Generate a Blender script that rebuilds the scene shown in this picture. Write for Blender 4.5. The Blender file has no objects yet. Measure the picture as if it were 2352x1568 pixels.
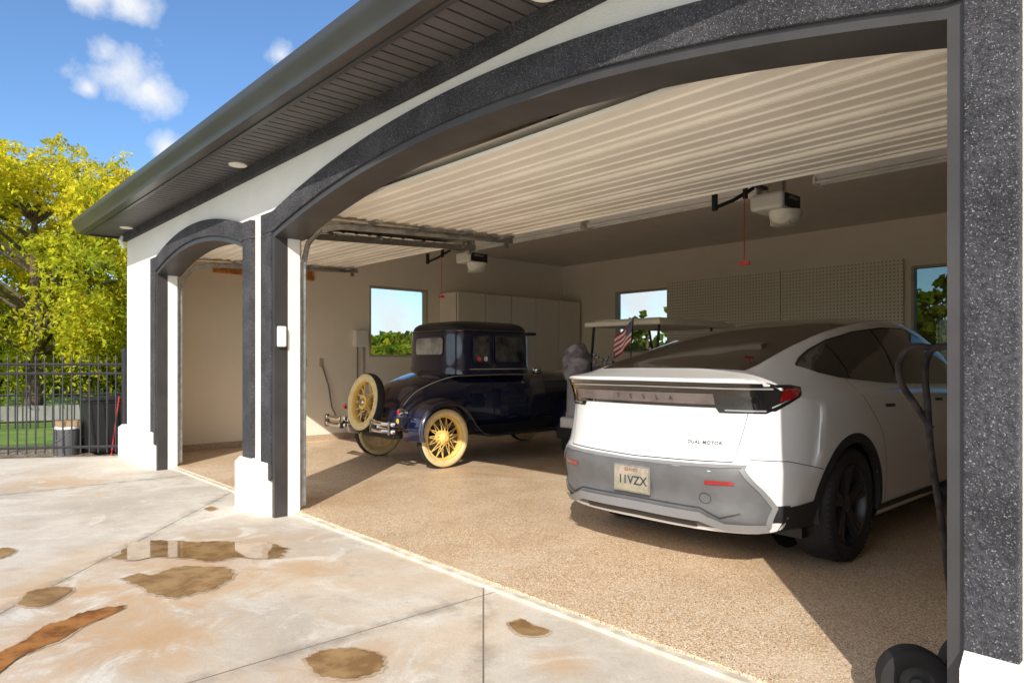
import bpy, bmesh, math, random
import numpy as np
from mathutils import Vector, Matrix
from mathutils.bvhtree import BVHTree
random.seed(7); np.random.seed(7)
sc=bpy.context.scene
H=1.28; F=1580.0; HY=830.0; CA=.6715; CB=.7410
def ray(px,py):
    r=(px-1176)/F
    return Vector((CA*r-CB, CB*r+CA, (HY-py)/F))
def g(px,py,z=0.0):
    d=ray(px,py); k=(z-H)/d.z
    return (d.x*k,d.y*k)
# ---------------------------------------------------------------- materials
MC={}
def nm(name):
    m=bpy.data.materials.new(name); m.use_nodes=True
    nt=m.node_tree; b=nt.nodes['Principled BSDF']
    return m,nt,b
def N(nt,t,**k):
    n=nt.nodes.new(t)
    for a,v in k.items(): setattr(n,a,v)
    return n
def mix(nt,fac,a,b,bt='MIX'):
    n=nt.nodes.new('ShaderNodeMix'); n.data_type='RGBA'; n.blend_type=bt
    for s,v in ((0,fac),(6,a),(7,b)):
        if isinstance(v,bpy.types.NodeSocket): nt.links.new(v,n.inputs[s])
        elif s==0: n.inputs[0].default_value=v
        else: n.inputs[s].default_value=(v[0],v[1],v[2],1)
    return n.outputs[2]
def math_(nt,op,a,b=None,c=None,clamp=False):
    n=nt.nodes.new('ShaderNodeMath'); n.operation=op; n.use_clamp=clamp
    for i,v in enumerate((a,b,c)):
        if v is None: continue
        if isinstance(v,bpy.types.NodeSocket): nt.links.new(v,n.inputs[i])
        else: n.inputs[i].default_value=v
    return n.outputs[0]
def noise(nt,scale,detail=3,rough=.55,vec=None,dist=0):
    n=nt.nodes.new('ShaderNodeTexNoise'); n.inputs['Scale'].default_value=scale
    n.inputs['Detail'].default_value=detail; n.inputs['Roughness'].default_value=rough
    n.inputs['Distortion'].default_value=dist
    if vec is None:
        vec=coord(nt)
    nt.links.new(vec,n.inputs['Vector'])
    return n.outputs['Fac']
def coord(nt):
    n=nt.nodes.get('TC') or nt.nodes.new('ShaderNodeTexCoord'); n.name='TC'
    return n.outputs['Object']
def mr(nt,v,a,b,c=0,d=1):
    n=nt.nodes.new('ShaderNodeMapRange'); n.inputs[1].default_value=a;n.inputs[2].default_value=b
    n.inputs[3].default_value=c;n.inputs[4].default_value=d; n.clamp=True
    nt.links.new(v,n.inputs[0]); return n.outputs[0]
def bump(nt,b,h,strength,dist=.01):
    n=nt.nodes.new('ShaderNodeBump'); n.inputs['Strength'].default_value=strength; n.inputs['Distance'].default_value=dist
    nt.links.new(h,n.inputs['Height']); nt.links.new(n.outputs[0],b.inputs['Normal'])
def S(name,col,rough=.5,metal=0,var=.12,vs=3,bp=0,bs=80,coat=0,spec=.5,emit=None):
    if name in MC: return MC[name]
    m,nt,b=nm(name)
    f=noise(nt,vs,4)
    c1=[max(0,x*(1-var)) for x in col]; c2=[min(1,x*(1+var)) for x in col]
    nt.links.new(mix(nt,mr(nt,f,.38,.62),c1,c2),b.inputs['Base Color'])
    b.inputs['Roughness'].default_value=rough; b.inputs['Metallic'].default_value=metal
    b.inputs['Coat Weight'].default_value=coat; b.inputs['Coat Roughness'].default_value=.04
    b.inputs['Specular IOR Level'].default_value=spec
    if bp: bump(nt,b,noise(nt,bs,4),bp)
    MC[name]=m; return m
stucco=S('white_stucco',(.86,.83,.78),.9,var=.03,vs=2,bp=.6,bs=110)
cream=S('cream_drywall',(.89,.80,.67),.8,var=.02,vs=1.5,bp=.15,bs=60)
ceilm=S('ceiling_paint',(.78,.71,.62),.85,var=.03,bp=.15,bs=60)
whitep=S('white_paint',(.87,.86,.84),.5,var=.03)
darkm=S('dark_metal',(.048,.044,.045),.45,var=.15,bp=.15,bs=150)
darkg=S('dark_gutter',(.045,.042,.043),.32,var=.12,vs=1.5,spec=.5)
black=S('black_plastic',(.012,.012,.013),.55,var=.2)
rubber=S('rubber',(.018,.017,.017),.8,var=.2,bp=.2,bs=120)
steel=S('galvanised_steel',(.45,.45,.44),.35,metal=.9,var=.15,vs=20)
chrome=S('chrome',(.75,.75,.75),.12,metal=1,var=.05)
doorm=S('door_panel_paint',(.92,.87,.77),.5,var=.05,vs=1.5)
cabm=S('cabinet_laminate',(.84,.76,.65),.5,var=.02)
gapm=S('dark_gap',(.05,.04,.035),.8)
woodo=S('orange_wood',(.60,.24,.06),.6,var=.35,vs=9,bp=.2)
alu=S('tan_window_frame',(.50,.43,.33),.5,var=.06)
plast=S('warm_white_plastic',(.76,.73,.66),.4,var=.04)
redp=S('red_paint',(.55,.03,.02),.45)
shing=S('roof_shingles',(.06,.055,.05),.95,var=.4,vs=15,bp=.4,bs=30)
bark=S('bark',(.10,.075,.05),.95,var=.35,vs=12,bp=.6,bs=30)
def trim_mat():
    m,nt,b=nm('dark_stucco_painted_glints')
    n1=noise(nt,170,5,.7); n2=noise(nt,4,3); n3=noise(nt,70,4,.7)
    base=mix(nt,mr(nt,n2,.4,.6),(.045,.044,.05),(.075,.074,.083))
    base=mix(nt,mr(nt,n3,.45,.6,0,.6),base,(.02,.02,.024))
    glint=mr(nt,n1,.58,.65)  # pale flecks: sun glints on the rough stucco, painted into the colour
    nt.links.new(mix(nt,math_(nt,'MULTIPLY',glint,.7),base,(.48,.47,.50)),b.inputs['Base Color'])
    b.inputs['Roughness'].default_value=.85; b.inputs['Specular IOR Level'].default_value=.3
    bump(nt,b,n3,1.0,.015); return m
trimm=trim_mat()
SPOTS=[((460,1265),.75),((420,1335),.5),((100,1372),.4),((130,1460),.75),((795,1525),.3),((350,1470),.35),((120,1110),.5),((700,1300),.3),((1280,1520),.18)]
def concrete():
    m,nt,b=nm('driveway_concrete')
    n1=noise(nt,.8,7,.62); n2=noise(nt,5,6,.65); n3=noise(nt,90,4); n4=noise(nt,.5,6,.68,dist=.8); n5=noise(nt,2.1,7,.72,dist=1.3)
    c=mix(nt,mr(nt,n1,.40,.60),(.56,.49,.41),(.76,.70,.61))
    c=mix(nt,mr(nt,n2,.42,.64,0,.45),c,(.50,.43,.355))
    c=mix(nt,mr(nt,n4,.53,.66,0,.55),c,(.66,.46,.27))
    c=mix(nt,mr(nt,n5,.54,.66,0,.6),c,(.84,.80,.73))
    c=mix(nt,mr(nt,noise(nt,1.1,7,.75,dist=1.8),.57,.66,0,.5),c,(.44,.37,.30))
    c=mix(nt,mr(nt,noise(nt,14,6,.75),.56,.68,0,.35),c,(.40,.32,.24))
    c=mix(nt,mr(nt,n3,.42,.7,0,.3),c,(.38,.33,.28))
    for (p,R) in SPOTS:
        q=g(*p); v=N(nt,'ShaderNodeVectorMath',operation='DISTANCE'); nt.links.new(coord(nt),v.inputs[0]); v.inputs[1].default_value=(q[0],q[1],0)
        k=math_(nt,'ADD',math_(nt,'DIVIDE',v.outputs['Value'],R),math_(nt,'MULTIPLY',math_(nt,'SUBTRACT',n5,.5),3.0))
        c=mix(nt,mr(nt,k,.25,1.05,.6,0),c,(.56,.35,.18))
    tot=None
    for p,d in (((-4.34,.42),(.77,-.636)),((-3.06,2.55),(.768,-.640)),((-2.9,1),(0,1)),((-8.2,2.5),(0,1))):
        nx,ny=-d[1],d[0]
        v=N(nt,'ShaderNodeVectorMath',operation='DOT_PRODUCT'); nt.links.new(coord(nt),v.inputs[0]); v.inputs[1].default_value=(nx,ny,0)
        dd=math_(nt,'ABSOLUTE',math_(nt,'SUBTRACT',v.outputs['Value'],nx*p[0]+ny*p[1]))
        dd=math_(nt,'ADD',dd,math_(nt,'MULTIPLY',noise(nt,25,3),.002))
        k=mr(nt,dd,.0035,.0065,1,0); k2=math_(nt,'MULTIPLY',mr(nt,dd,.01,.09,.5,0),mr(nt,n2,.4,.6))
        k=math_(nt,'MAXIMUM',k,k2)
        tot=k if tot is None else math_(nt,'MAXIMUM',tot,k)
    c=mix(nt,math_(nt,'MULTIPLY',tot,.85),c,(.12,.09,.07))
    nt.links.new(c,b.inputs['Base Color']); 
    nt.links.new(mr(nt,n2,.4,.6,.55,.8),b.inputs['Roughness'])
    h=math_(nt,'SUBTRACT',math_(nt,'ADD',math_(nt,'MULTIPLY',n3,.3),n2),math_(nt,'MULTIPLY',tot,2))
    bump(nt,b,h,.4,.006); return m
def pebble():
    m,nt,b=nm('pebble_epoxy_floor')
    v=N(nt,'ShaderNodeTexVoronoi'); v.inputs['Scale'].default_value=190; nt.links.new(coord(nt),v.inputs['Vector'])
    sx=N(nt,'ShaderNodeSeparateColor'); nt.links.new(v.outputs['Color'],sx.inputs[0])
    c=mix(nt,sx.outputs[0],(.48,.31,.18),(.82,.61,.40))
    c=mix(nt,mr(nt,sx.outputs[1],.84,.88),c,(.20,.11,.055))
    c=mix(nt,mr(nt,sx.outputs[2],.80,.86),c,(.90,.81,.67))
    c=mix(nt,mr(nt,noise(nt,1.3,6,.7),.50,.66,0,.40),c,(.82,.70,.55))
    c=mix(nt,mr(nt,noise(nt,.7,5,.65,dist=.7),.50,.66,0,.40),c,(.46,.28,.14))
    nt.links.new(c,b.inputs['Base Color']); nt.links.new(mr(nt,noise(nt,2.5,4),.4,.6,.34,.5),b.inputs['Roughness'])
    b.inputs['Specular IOR Level'].default_value=.45
    bump(nt,b,v.outputs['Distance'],.3,.003); return m
def grass_m():
    m,nt,b=nm('lawn_grass')
    c=mix(nt,mr(nt,noise(nt,1.2,5,.7),.4,.6),(.10,.19,.03),(.19,.28,.05))
    nt.links.new(c,b.inputs['Base Color']); b.inputs['Roughness'].default_value=.9
    bump(nt,b,noise(nt,60,3),.6,.03); return m
def gravel_m():
    m,nt,b=nm('gravel')
    v=N(nt,'ShaderNodeTexVoronoi'); v.inputs['Scale'].default_value=28; nt.links.new(coord(nt),v.inputs['Vector'])
    sx=N(nt,'ShaderNodeSeparateColor'); nt.links.new(v.outputs['Color'],sx.inputs[0])
    nt.links.new(mix(nt,sx.outputs[0],(.16,.11,.07),(.50,.40,.30)),b.inputs['Base Color'])
    bump(nt,b,v.outputs['Distance'],1,.03); return m
def peg_m():
    if 'peg' in MC: return MC['peg']
    m,nt,b=nm('pegboard')
    s=N(nt,'ShaderNodeSeparateXYZ'); nt.links.new(coord(nt),s.inputs[0])
    a=math_(nt,'SUBTRACT',math_(nt,'FRACT',math_(nt,'MULTIPLY',s.outputs[0],19)),.5)
    c=math_(nt,'SUBTRACT',math_(nt,'FRACT',math_(nt,'MULTIPLY',s.outputs[2],19)),.5)
    d=math_(nt,'SQRT',math_(nt,'ADD',math_(nt,'MULTIPLY',a,a),math_(nt,'MULTIPLY',c,c)))
    nt.links.new(mix(nt,mr(nt,d,.14,.22),(.20,.15,.11),(.88,.80,.68)),b.inputs['Base Color'])
    b.inputs['Roughness'].default_value=.6; MC['peg']=m; return m
def glass_m(name,tint=(.95,.97,.97),refl=.1):
    m=bpy.data.materials.new(name); m.use_nodes=True; nt=m.node_tree; nt.nodes.clear()
    o=nt.nodes.new('ShaderNodeOutputMaterial'); t=nt.nodes.new('ShaderNodeBsdfTransparent'); t.inputs[0].default_value=(*tint,1)
    gl=nt.nodes.new('ShaderNodeBsdfGlossy'); gl.inputs['Roughness'].default_value=.02
    lw=nt.nodes.new('ShaderNodeFresnel'); lw.inputs[0].default_value=1.45
    mx=nt.nodes.new('ShaderNodeMixShader'); nt.links.new(lw.outputs[0],mx.inputs[0])
    nt.links.new(t.outputs[0],mx.inputs[1]); nt.links.new(gl.outputs[0],mx.inputs[2]); nt.links.new(mx.outputs[0],o.inputs[0]); return m
glass=glass_m('clear_glass'); shadeglass=glass_m('shade_tint_glass',(.45,.48,.46))  # second glass is for the back door: its dark tint stands in for shade outside
def leaf_m():
    m=bpy.data.materials.new('leaves'); m.use_nodes=True; nt=m.node_tree; nt.nodes.clear()
    o=nt.nodes.new('ShaderNodeOutputMaterial'); a=nt.nodes.new('ShaderNodeAttribute'); a.attribute_name='Col'
    d=nt.nodes.new('ShaderNodeBsdfDiffuse'); t=nt.nodes.new('ShaderNodeBsdfTranslucent'); 
    nt.links.new(a.outputs['Color'],d.inputs[0]); nt.links.new(a.outputs['Color'],t.inputs[0])
    mx=nt.nodes.new('ShaderNodeMixShader'); mx.inputs[0].default_value=.5
    nt.links.new(d.outputs[0],mx.inputs[1]); nt.links.new(t.outputs[0],mx.inputs[2]); nt.links.new(mx.outputs[0],o.inputs[0]); return m
leafm=leaf_m()
# ---------------------------------------------------------------- mesh builder
class MB:
    def __init__(s): s.v=[]; s.f=[]; s.mi=[]
    def add(s,v,f,mi=0):
        o=len(s.v); s.v+= [tuple(p) for p in v]; s.f+=[tuple(i+o for i in q) for q in f]; s.mi+=[mi]*len(f); return s
    def box(s,x0,x1,y0,y1,z0,z1,mi=0):
        return s.add([(x0,y0,z0),(x1,y0,z0),(x1,y1,z0),(x0,y1,z0),(x0,y0,z1),(x1,y0,z1),(x1,y1,z1),(x0,y1,z1)],
          [(0,3,2,1),(4,5,6,7),(0,1,5,4),(1,2,6,5),(2,3,7,6),(3,0,4,7)],mi)
    def tube(s,pts,r,n=8,mi=0,closed=False):
        P=[Vector(p) for p in pts]; rs=r if isinstance(r,(list,tuple)) else [r]*len(P)
        v=[];f=[];up=None
        for i,p in enumerate(P):
            if closed: d=(P[(i+1)%len(P)]-P[i-1])
            else: d=(P[min(i+1,len(P)-1)]-P[max(i-1,0)])
            d.normalize()
            if up is None:
                up=Vector((0,0,1)) if abs(d.z)<.9 else Vector((1,0,0))
            u=(up-d*up.dot(d)); u.normalize(); w=d.cross(u); up=u
            for k in range(n):
                a=2*math.pi*k/n; v.append(p+(u*math.cos(a)+w*math.sin(a))*rs[i])
        m=len(P)
        for i in range(m if closed else m-1):
            for k in range(n):
                f.append((i*n+k,i*n+(k+1)%n,((i+1)%m)*n+(k+1)%n,((i+1)%m)*n+k))
        if not closed: f.append(tuple(range(n))[::-1]); f.append(tuple((m-1)*n+k for k in range(n)))
        return s.add(v,f,mi)
    def cyl(s,p0,p1,r,r1=None,n=16,mi=0): return s.tube([p0,p1],[r,r if r1 is None else r1],n,mi)
    def lathe(s,prof,axis='x',c=(0,0,0),n=40,mi=0,closed=False):
        ax={'x':(Vector((1,0,0)),Vector((0,1,0)),Vector((0,0,1))),'y':(Vector((0,1,0)),Vector((0,0,1)),Vector((1,0,0))),'z':(Vector((0,0,1)),Vector((1,0,0)),Vector((0,1,0)))}[axis]
        c=Vector(c); v=[];f=[]; m=len(prof)
        for k in range(n):
            a=2*math.pi*k/n; e=ax[1]*math.cos(a)+ax[2]*math.sin(a)
            for r,h in prof: v.append(c+ax[0]*h+e*r)
        for k in range(n):
            for i in range(m if closed else m-1):
                f.append((k*m+i,k*m+(i+1)%m,((k+1)%n)*m+(i+1)%m,((k+1)%n)*m+i))
        return s.add(v,f,mi)
    def strip(s,xs,lo,hi,y0,y1,mi=0):
        v=[];f=[]
        for x in xs:
            a,b=lo(x),hi(x); v+=[(x,y0,a),(x,y1,a),(x,y1,b),(x,y0,b)]
        for i in range(len(xs)-1):
            o=i*4
            for k in range(4): f.append((o+k,o+(k+1)%4,o+4+(k+1)%4,o+4+k))
        f.append((0,1,2,3)); o=(len(xs)-1)*4; f.append((o,o+3,o+2,o+1))
        return s.add(v,f,mi)
    def build(s,name,mats,parent=None,smooth=False,bevel=0,label=None,cat=None,kind=None,group=None,world=True,merge=False,solid=0,sub=0,loc=None):
        off=Vector((0,0,0))
        if parent and world: 
            q=parent
            while q: off+=q.location; q=q.parent
        if loc is not None: off=Vector(loc)
        me=bpy.data.meshes.new(name); me.from_pydata([tuple(Vector(p)-off) for p in s.v],[],s.f)
        if not isinstance(mats,(list,tuple)): mats=[mats]
        for m in mats: me.materials.append(m)
        for i,p in enumerate(me.polygons): p.material_index=s.mi[i]
        bm=bmesh.new(); bm.from_mesh(me)
        if merge: bmesh.ops.remove_doubles(bm,verts=bm.verts,dist=.0008)
        bmesh.ops.recalc_face_normals(bm,faces=bm.faces)
        bm.to_mesh(me); bm.free()
        if smooth:
            for p in me.polygons: p.use_smooth=True
            try: me.set_sharp_from_angle(angle=math.radians(42))
            except Exception: pass
        o=bpy.data.objects.new(name,me); sc.collection.objects.link(o)
        if parent: o.parent=parent
        if loc is not None: o.location=loc
        if solid: md=o.modifiers.new('s','SOLIDIFY'); md.thickness=solid; md.offset=0
        if bevel: md=o.modifiers.new('b','BEVEL'); md.width=bevel; md.segments=2; md.limit_method='ANGLE'
        if label: o['label']=label
        if cat: o['category']=cat
        if kind: o['kind']=kind
        if group: o['group']=group
        return o
def thing(name,loc,label,cat,group=None,rot=0):
    e=bpy.data.objects.new(name,None); e.empty_display_size=.2; e.location=loc; e.rotation_euler=(0,0,rot)
    sc.collection.objects.link(e); e['label']=label; e['category']=cat
    if group: e['group']=group
    return e
def copy_tree(o,parent=None,loc=None):
    n=o.copy(); sc.collection.objects.link(n)
    if parent is not None: n.parent=parent
    if loc is not None: n.location=loc
    for c in o.children: copy_tree(c,n)
    return n
def lin(a,b,n): return [a+(b-a)*i/(n-1) for i in range(n)]
# ================================================================= SETTING
M=MB(); M.add([(-300,-300,-.03),(300,-300,-.03),(300,300,-.03),(-300,300,-.03)],[(0,1,2,3)])
M.build('ground',grass_m(),kind='structure')
M=MB(); M.add([(-10.45,2.545,0),(-11.35,.9,0),(-13.2,-2.6,0),(-13.2,-14,0),(9,-14,0),(9,2.545,0)],[(0,1,2,3,4,5)])
drv=M.build('driveway',concrete(),kind='structure')
M=MB(); M.add([(-10.31,2.6,-.015),(-10.45,2.545,-.015),(-13.2,-2.6,-.015),(-14.6,-2.0,-.015),(-12.1,2.8,-.015),(-11.9,12,-.015),(-10.31,12,-.015)],[(0,1,2,3,4,5,6)])
M.build('gravel_path',gravel_m(),kind='structure')
M=MB(); M.box(-10.2,2.0,2.545,10.7,-.1,.03); M.build('garage_floor',pebble(),kind='structure')
M=MB(); M.box(-10.2,2,2.50,2.545,-.1,.018); M.build('threshold_edge',S('edge_concrete',(.66,.60,.50),.8,bp=.2,var=.2,vs=8),kind='structure')

# ---- garage building
B=thing('garage_building',(-4,6.5,0),'white stucco garage with dark arched trim and dark eaves','garage')
SP=2.30
def arch(x,x0,x1,rise):
    c=(x0+x1)/2; h=(x1-x0)/2; return SP+rise*(1-((x-c)/h)**2)
bigx=(-5.477,-.649); smx=(-8.79,-6.165)
bigr=.29; smr=.19
A1=lambda x:arch(x,*bigx,bigr)
A2=lambda x:arch(x,*smx,smr)
TOPW=3.0
L=.045
for nmx,mt,y0,y1 in (('wall',stucco,2.37,2.50),('inner_wall',cream,2.50,2.56)):
    M=MB()
    M.box(-10.30 if y0<2.4 else -10.15,smx[0]-L,y0,y1,0,TOPW); M.box(smx[1]+L,bigx[0]-L,y0,y1,0,TOPW); M.box(bigx[1]+L,2.2 if y0<2.4 else 2.0,y0,y1,0,TOPW)
    M.strip(lin(smx[0]-L,smx[1]+L,25),lambda x:A2(min(max(x,smx[0]),smx[1]))+L,lambda x:TOPW,y0,y1)
    M.strip(lin(bigx[0]-L,bigx[1]+L,41),lambda x:A1(min(max(x,bigx[0]),bigx[1]))+L,lambda x:TOPW,y0,y1)
    M.build(nmx,mt,B)
def holes(M,ax,c0,c1,a0,a1,z0,z1,hs):
    def bx(p,q,zz0,zz1):
        if ax=='x': M.box(c0,c1,p,q,zz0,zz1)
        else: M.box(p,q,c0,c1,zz0,zz1)
    p=a0
    for (h0,h1,k0,k1) in hs:
        bx(p,h0,z0,z1)
        if k0>z0: bx(h0,h1,z0,k0)
        bx(h0,h1,k1,z1); p=h1
    bx(p,a1,z0,z1)
WL=(5.97,7.16,1.36,2.56); WB=(-8.72,-7.45,1.45,2.65); WD=(-3.40,-1.6,.08,2.62)
M=MB(); holes(M,'x',-10.30,-10.22,2.50,10.8,0,TOPW,[WL]); M.build('wall',stucco,B)
M=MB(); holes(M,'x',-10.22,-10.15,2.56,10.66,.0,3.3,[WL]); M.build('inner_wall',cream,B)
M=MB(); holes(M,'y',10.74,10.82,-10.30,2.2,0,TOPW,[WB,WD]); M.build('wall',stucco,B)
M=MB(); holes(M,'y',10.66,10.74,-10.22,2.1,0,3.3,[WB,WD]); M.build('inner_wall',cream,B)
M=MB(); M.box(2.1,2.2,2.5,10.74,0,TOPW); M.build('wall',stucco,B)
M=MB(); M.box(2.0,2.1,2.5,10.66,0,3.3); M.build('inner_wall',cream,B)
M=MB(); M.box(-10.22,2.1,2.45,10.74,3.3,3.34); M.build('ceiling',ceilm,B)
M=MB(); M.box(-10.15,2.0,2.50,2.56,3.0,3.3); M.build('inner_wall',cream,B)
bsm=S('base_trim',(.50,.37,.25),.7,var=.3,vs=60)
M=MB(); M.box(-10.15,-10.135,2.6,10.66,.03,.12); M.build('baseboard',bsm,B)
M=MB(); M.box(-10.13,2,10.645,10.66,.03,.12); M.build('baseboard',bsm,B)
for (x0,x1),A in ((smx,A2),(bigx,A1)):
    M=MB()
    M.box(x0-L,x0,2.34,2.452,0,SP); M.box(x1,x1+L,2.34,2.452,0,SP)
    M.strip([x0-L]+lin(x0,x1,41)+[x1+L],lambda x:A(min(max(x,x0),x1)),lambda x:A(min(max(x,x0),x1))+L,2.34,2.60)
    M.build('door_frame',darkm,B)
    for a,b in ((x0-L,x0-.004),(x1+.004,x1+L)):
        M=MB(); M.box(a,b,2.452,2.562,0,SP); M.build('door_jamb',whitep,B)
T=.165
for (x0,x1),A,a,b in ((smx,A2,smx[0]-L-.19,smx[1]+L+.175),(bigx,A1,bigx[0]-L-.20,bigx[1]+L+.135)):
    M=MB()
    cl=lambda x:min(max(x,x0),x1)
    M.strip([a]+lin(x0,x1,49)+[b],lambda x:A(cl(x))+L,lambda x:A(cl(x))+L+T,2.322,2.369)
    M.box(a,x0-L,2.322,2.369,.3,SP+L); M.box(x1+L,b,2.322,2.369,.3,SP+L)
    M.build('arch_trim',trimm,B,bevel=.006)
def basebox(x0,x1):
    v=[(x0,2.275,0),(x1,2.275,0),(x1,2.368,0),(x0,2.368,0),(x0,2.275,.40),(x1,2.275,.40),(x1,2.32,.44),(x0,2.32,.44),(x1,2.368,.44),(x0,2.368,.44)]
    M=MB(); M.add(v,[(0,1,5,4),(4,5,6,7),(7,6,8,9),(0,4,7,9,3),(1,2,8,6,5),(3,9,8,2),(0,3,2,1)]); return M
M=basebox(-10.36,smx[0]-L-.05); M.box(-10.36,-10.30,2.37,10.8,0,.42); M.build('pier_base',stucco,B)
basebox(-6.17,-5.565).build('pier_base',stucco,B); basebox(-.60,2.25).build('pier_base',stucco,B)
M=MB(); M.box(-10.36,2.3,2.325,2.369,2.885,2.98); M.box(-10.36,-10.301,2.37,10.8,2.885,2.98); M.build('frieze_board',trimm,B)
M=MB()
x=-10.56
while x<2.6:
    M.box(x,x+.084,1.93,2.325,2.98,2.992); M.box(x+.084,x+.1,1.93,2.325,2.992,3.0); x+=.1
M.box(-10.56,-10.301,2.326,10.9,2.98,2.99)
M.build('soffit',S('dark_soffit',(.10,.09,.09),.45,var=.1),B)
def extr(M,prof,x0,x1,mi=0,closed=True):
    n=len(prof); v=[(x0,y,z) for y,z in prof]+[(x1,y,z) for y,z in prof]
    f=[(i,(i+1)%n,n+(i+1)%n,n+i) for i in range(n if closed else n-1)]
    if closed: f+=[tuple(range(n)),tuple(range(n,2*n))[::-1]]
    M.add(v,f,mi)
M=MB(); extr(M,[(1.93,2.965),(1.85,2.97),(1.845,2.985),(1.83,3.03),(1.80,3.065),(1.79,3.105),(1.785,3.125),(1.80,3.13),(1.805,3.115),(1.93,3.10)],-10.62,2.7)
M.build('gutter',darkg,B,smooth=True)
M=MB(); M.box(-10.60,2.6,1.931,1.95,2.955,3.12); M.box(-10.60,-10.561,1.951,10.9,2.955,3.12); M.box(-10.60,2.6,1.951,1.965,2.955,2.979); M.build('fascia',darkg,B)
M=MB(); e=3.125
M.add([(-10.66,1.82,e),(2.7,1.82,e),(2.7,12.2,e),(-10.66,12.2,e),(-6.1,7.0,e+2.4),(-1.9,7.0,e+2.4)],[(0,1,5,4),(1,2,5),(2,3,4,5),(3,0,4)]); 
M.build('roof',shing,B,solid=.02)
for X in (-5.99,-9.75,-2.25):
    M=MB(); M.lathe([(0,.0),(.055,.0),(.06,-.006),(.075,-.008),(.078,0)],'z',(X,2.235,2.978),24)
    M.build('recessed_light',S('lamp_cream',(.85,.8,.70),.5),B,smooth=True)
M=MB(); M.tube([(-10.335,2.33,2.95),(-10.335,2.30,2.9),(-10.335,2.345,2.8)],.03); M.build('downspout',whitep,B)
def window(ax,c,h,mull,gm,deep=.14):
    M=MB(); h0,h1,z0,z1=h; w=.035
    def bx(M,p,q,zz0,zz1,d0,d1):
        if ax=='x': M.box(c-d1,c-d0,p,q,zz0,zz1)
        else: M.box(p,q,c+d0,c+d1,zz0,zz1)
    for (p,q,a,b) in ((h0,h0+w,z0,z1),(h1-w,h1,z0,z1),(h0+w,h1-w,z0,z0+w),(h0+w,h1-w,z1-w,z1)): bx(M,p,q,a,b,-.004,.13)
    if mull: m=(h0+h1)/2; bx(M,m-.02,m+.02,z0+w,z1-w,.03,.08)
    win=M.build('window',alu,B)
    M=MB(); bx(M,h0+w,h1-w,z0+w,z1-w,.085,.089); M.build('window_glass',gm,win,world=True)
window('x',-10.15,WL,False,glass); window('y',10.66,WB,False,glass); window('y',10.66,WD,True,shadeglass)
# ---- overhead doors (open, under ceiling)
def overhead(x0,x1):
    D=bpy.data.objects.new('garage_door',None); sc.collection.objects.link(D); D.parent=B; D.location=Vector((x0,2.6,2.45))-B.location
    zz=lambda y:2.535+.038*(y-2.62)
    prof=[]; y=2.64
    for s in range(4):
        prof+=[(y,-.0),(y+.004,-.022),(y+.045,-.022),(y+.05,0)]
        yy=y+.05
        for r in range(3):
            prof+=[(yy+.09,0),(yy+.098,-.010),(yy+.125,-.010),(yy+.133,0)]
            yy+=.148
        y+=.552; prof+=[(y-.02,0),(y-.012,-.018),(y-.004,-.018),(y-.001,.004)]
    M=MB(); extr(M,[(a,zz(a)+b) for a,b in prof],x0+.03,x1-.03,closed=False)
    extr(M,[(2.64,zz(2.64)+.05),(y,zz(y)+.05)],x0+.03,x1-.03,closed=False)
    M.build('door_panel',doorm,D)
    for X,s in ((x0+.03,1),(x1-.03,-1)):
        M=MB()
        M.tube([(X,2.64,zz(2.64)-.03),(X,y,zz(y)-.03)],.014,4)
        for k in range(5):
            yy=2.66+k*.53
            M.box(X-.04 if s>0 else X-.13,X+.13 if s>0 else X+.04,yy,yy+.07,zz(yy)-.045,zz(yy)-.024)
            M.cyl((X-s*.09,yy+.035,zz(yy)-.04),(X,yy+.035,zz(yy)-.04),.012)
        M.build('hinge',steel,D)
    for X in (x0-.03,x1+.03):
        M=MB()
        zt=lambda q:2.46+.055*(q-2.8)
        P=[(X,2.60,.06),(X,2.60,2.1),(X,2.64,2.28),(X,2.76,2.42),(X,2.95,2.47),(X,5.0,zt(5.0))]
        for i,(a,b) in enumerate(zip(P[:-1],P[1:])):
            a=Vector(a);b=Vector(b); d=(b-a).normalized(); n=d.cross(Vector((1,0,0)))*(.018 if i<3 else .028)
            M.add([a-n,b-n,b+n,a+n],[(0,1,2,3)])
            for q in (-1,1):
                s=Vector((.022 if X<(x0+x1)/2 else -.022,0,0)); M.add([a+n*q,b+n*q,b+n*q+s,a+n*q+s],[(0,1,2,3)])
        M.box(X-.03,X+.0,4.9,4.94,2.5,3.29)
        M.box(X-.02,X-.0,2.565,2.585,.05,2.3)
        M.build('door_track',steel,D,solid=.003)
overhead(*bigx); overhead(*smx)
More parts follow.
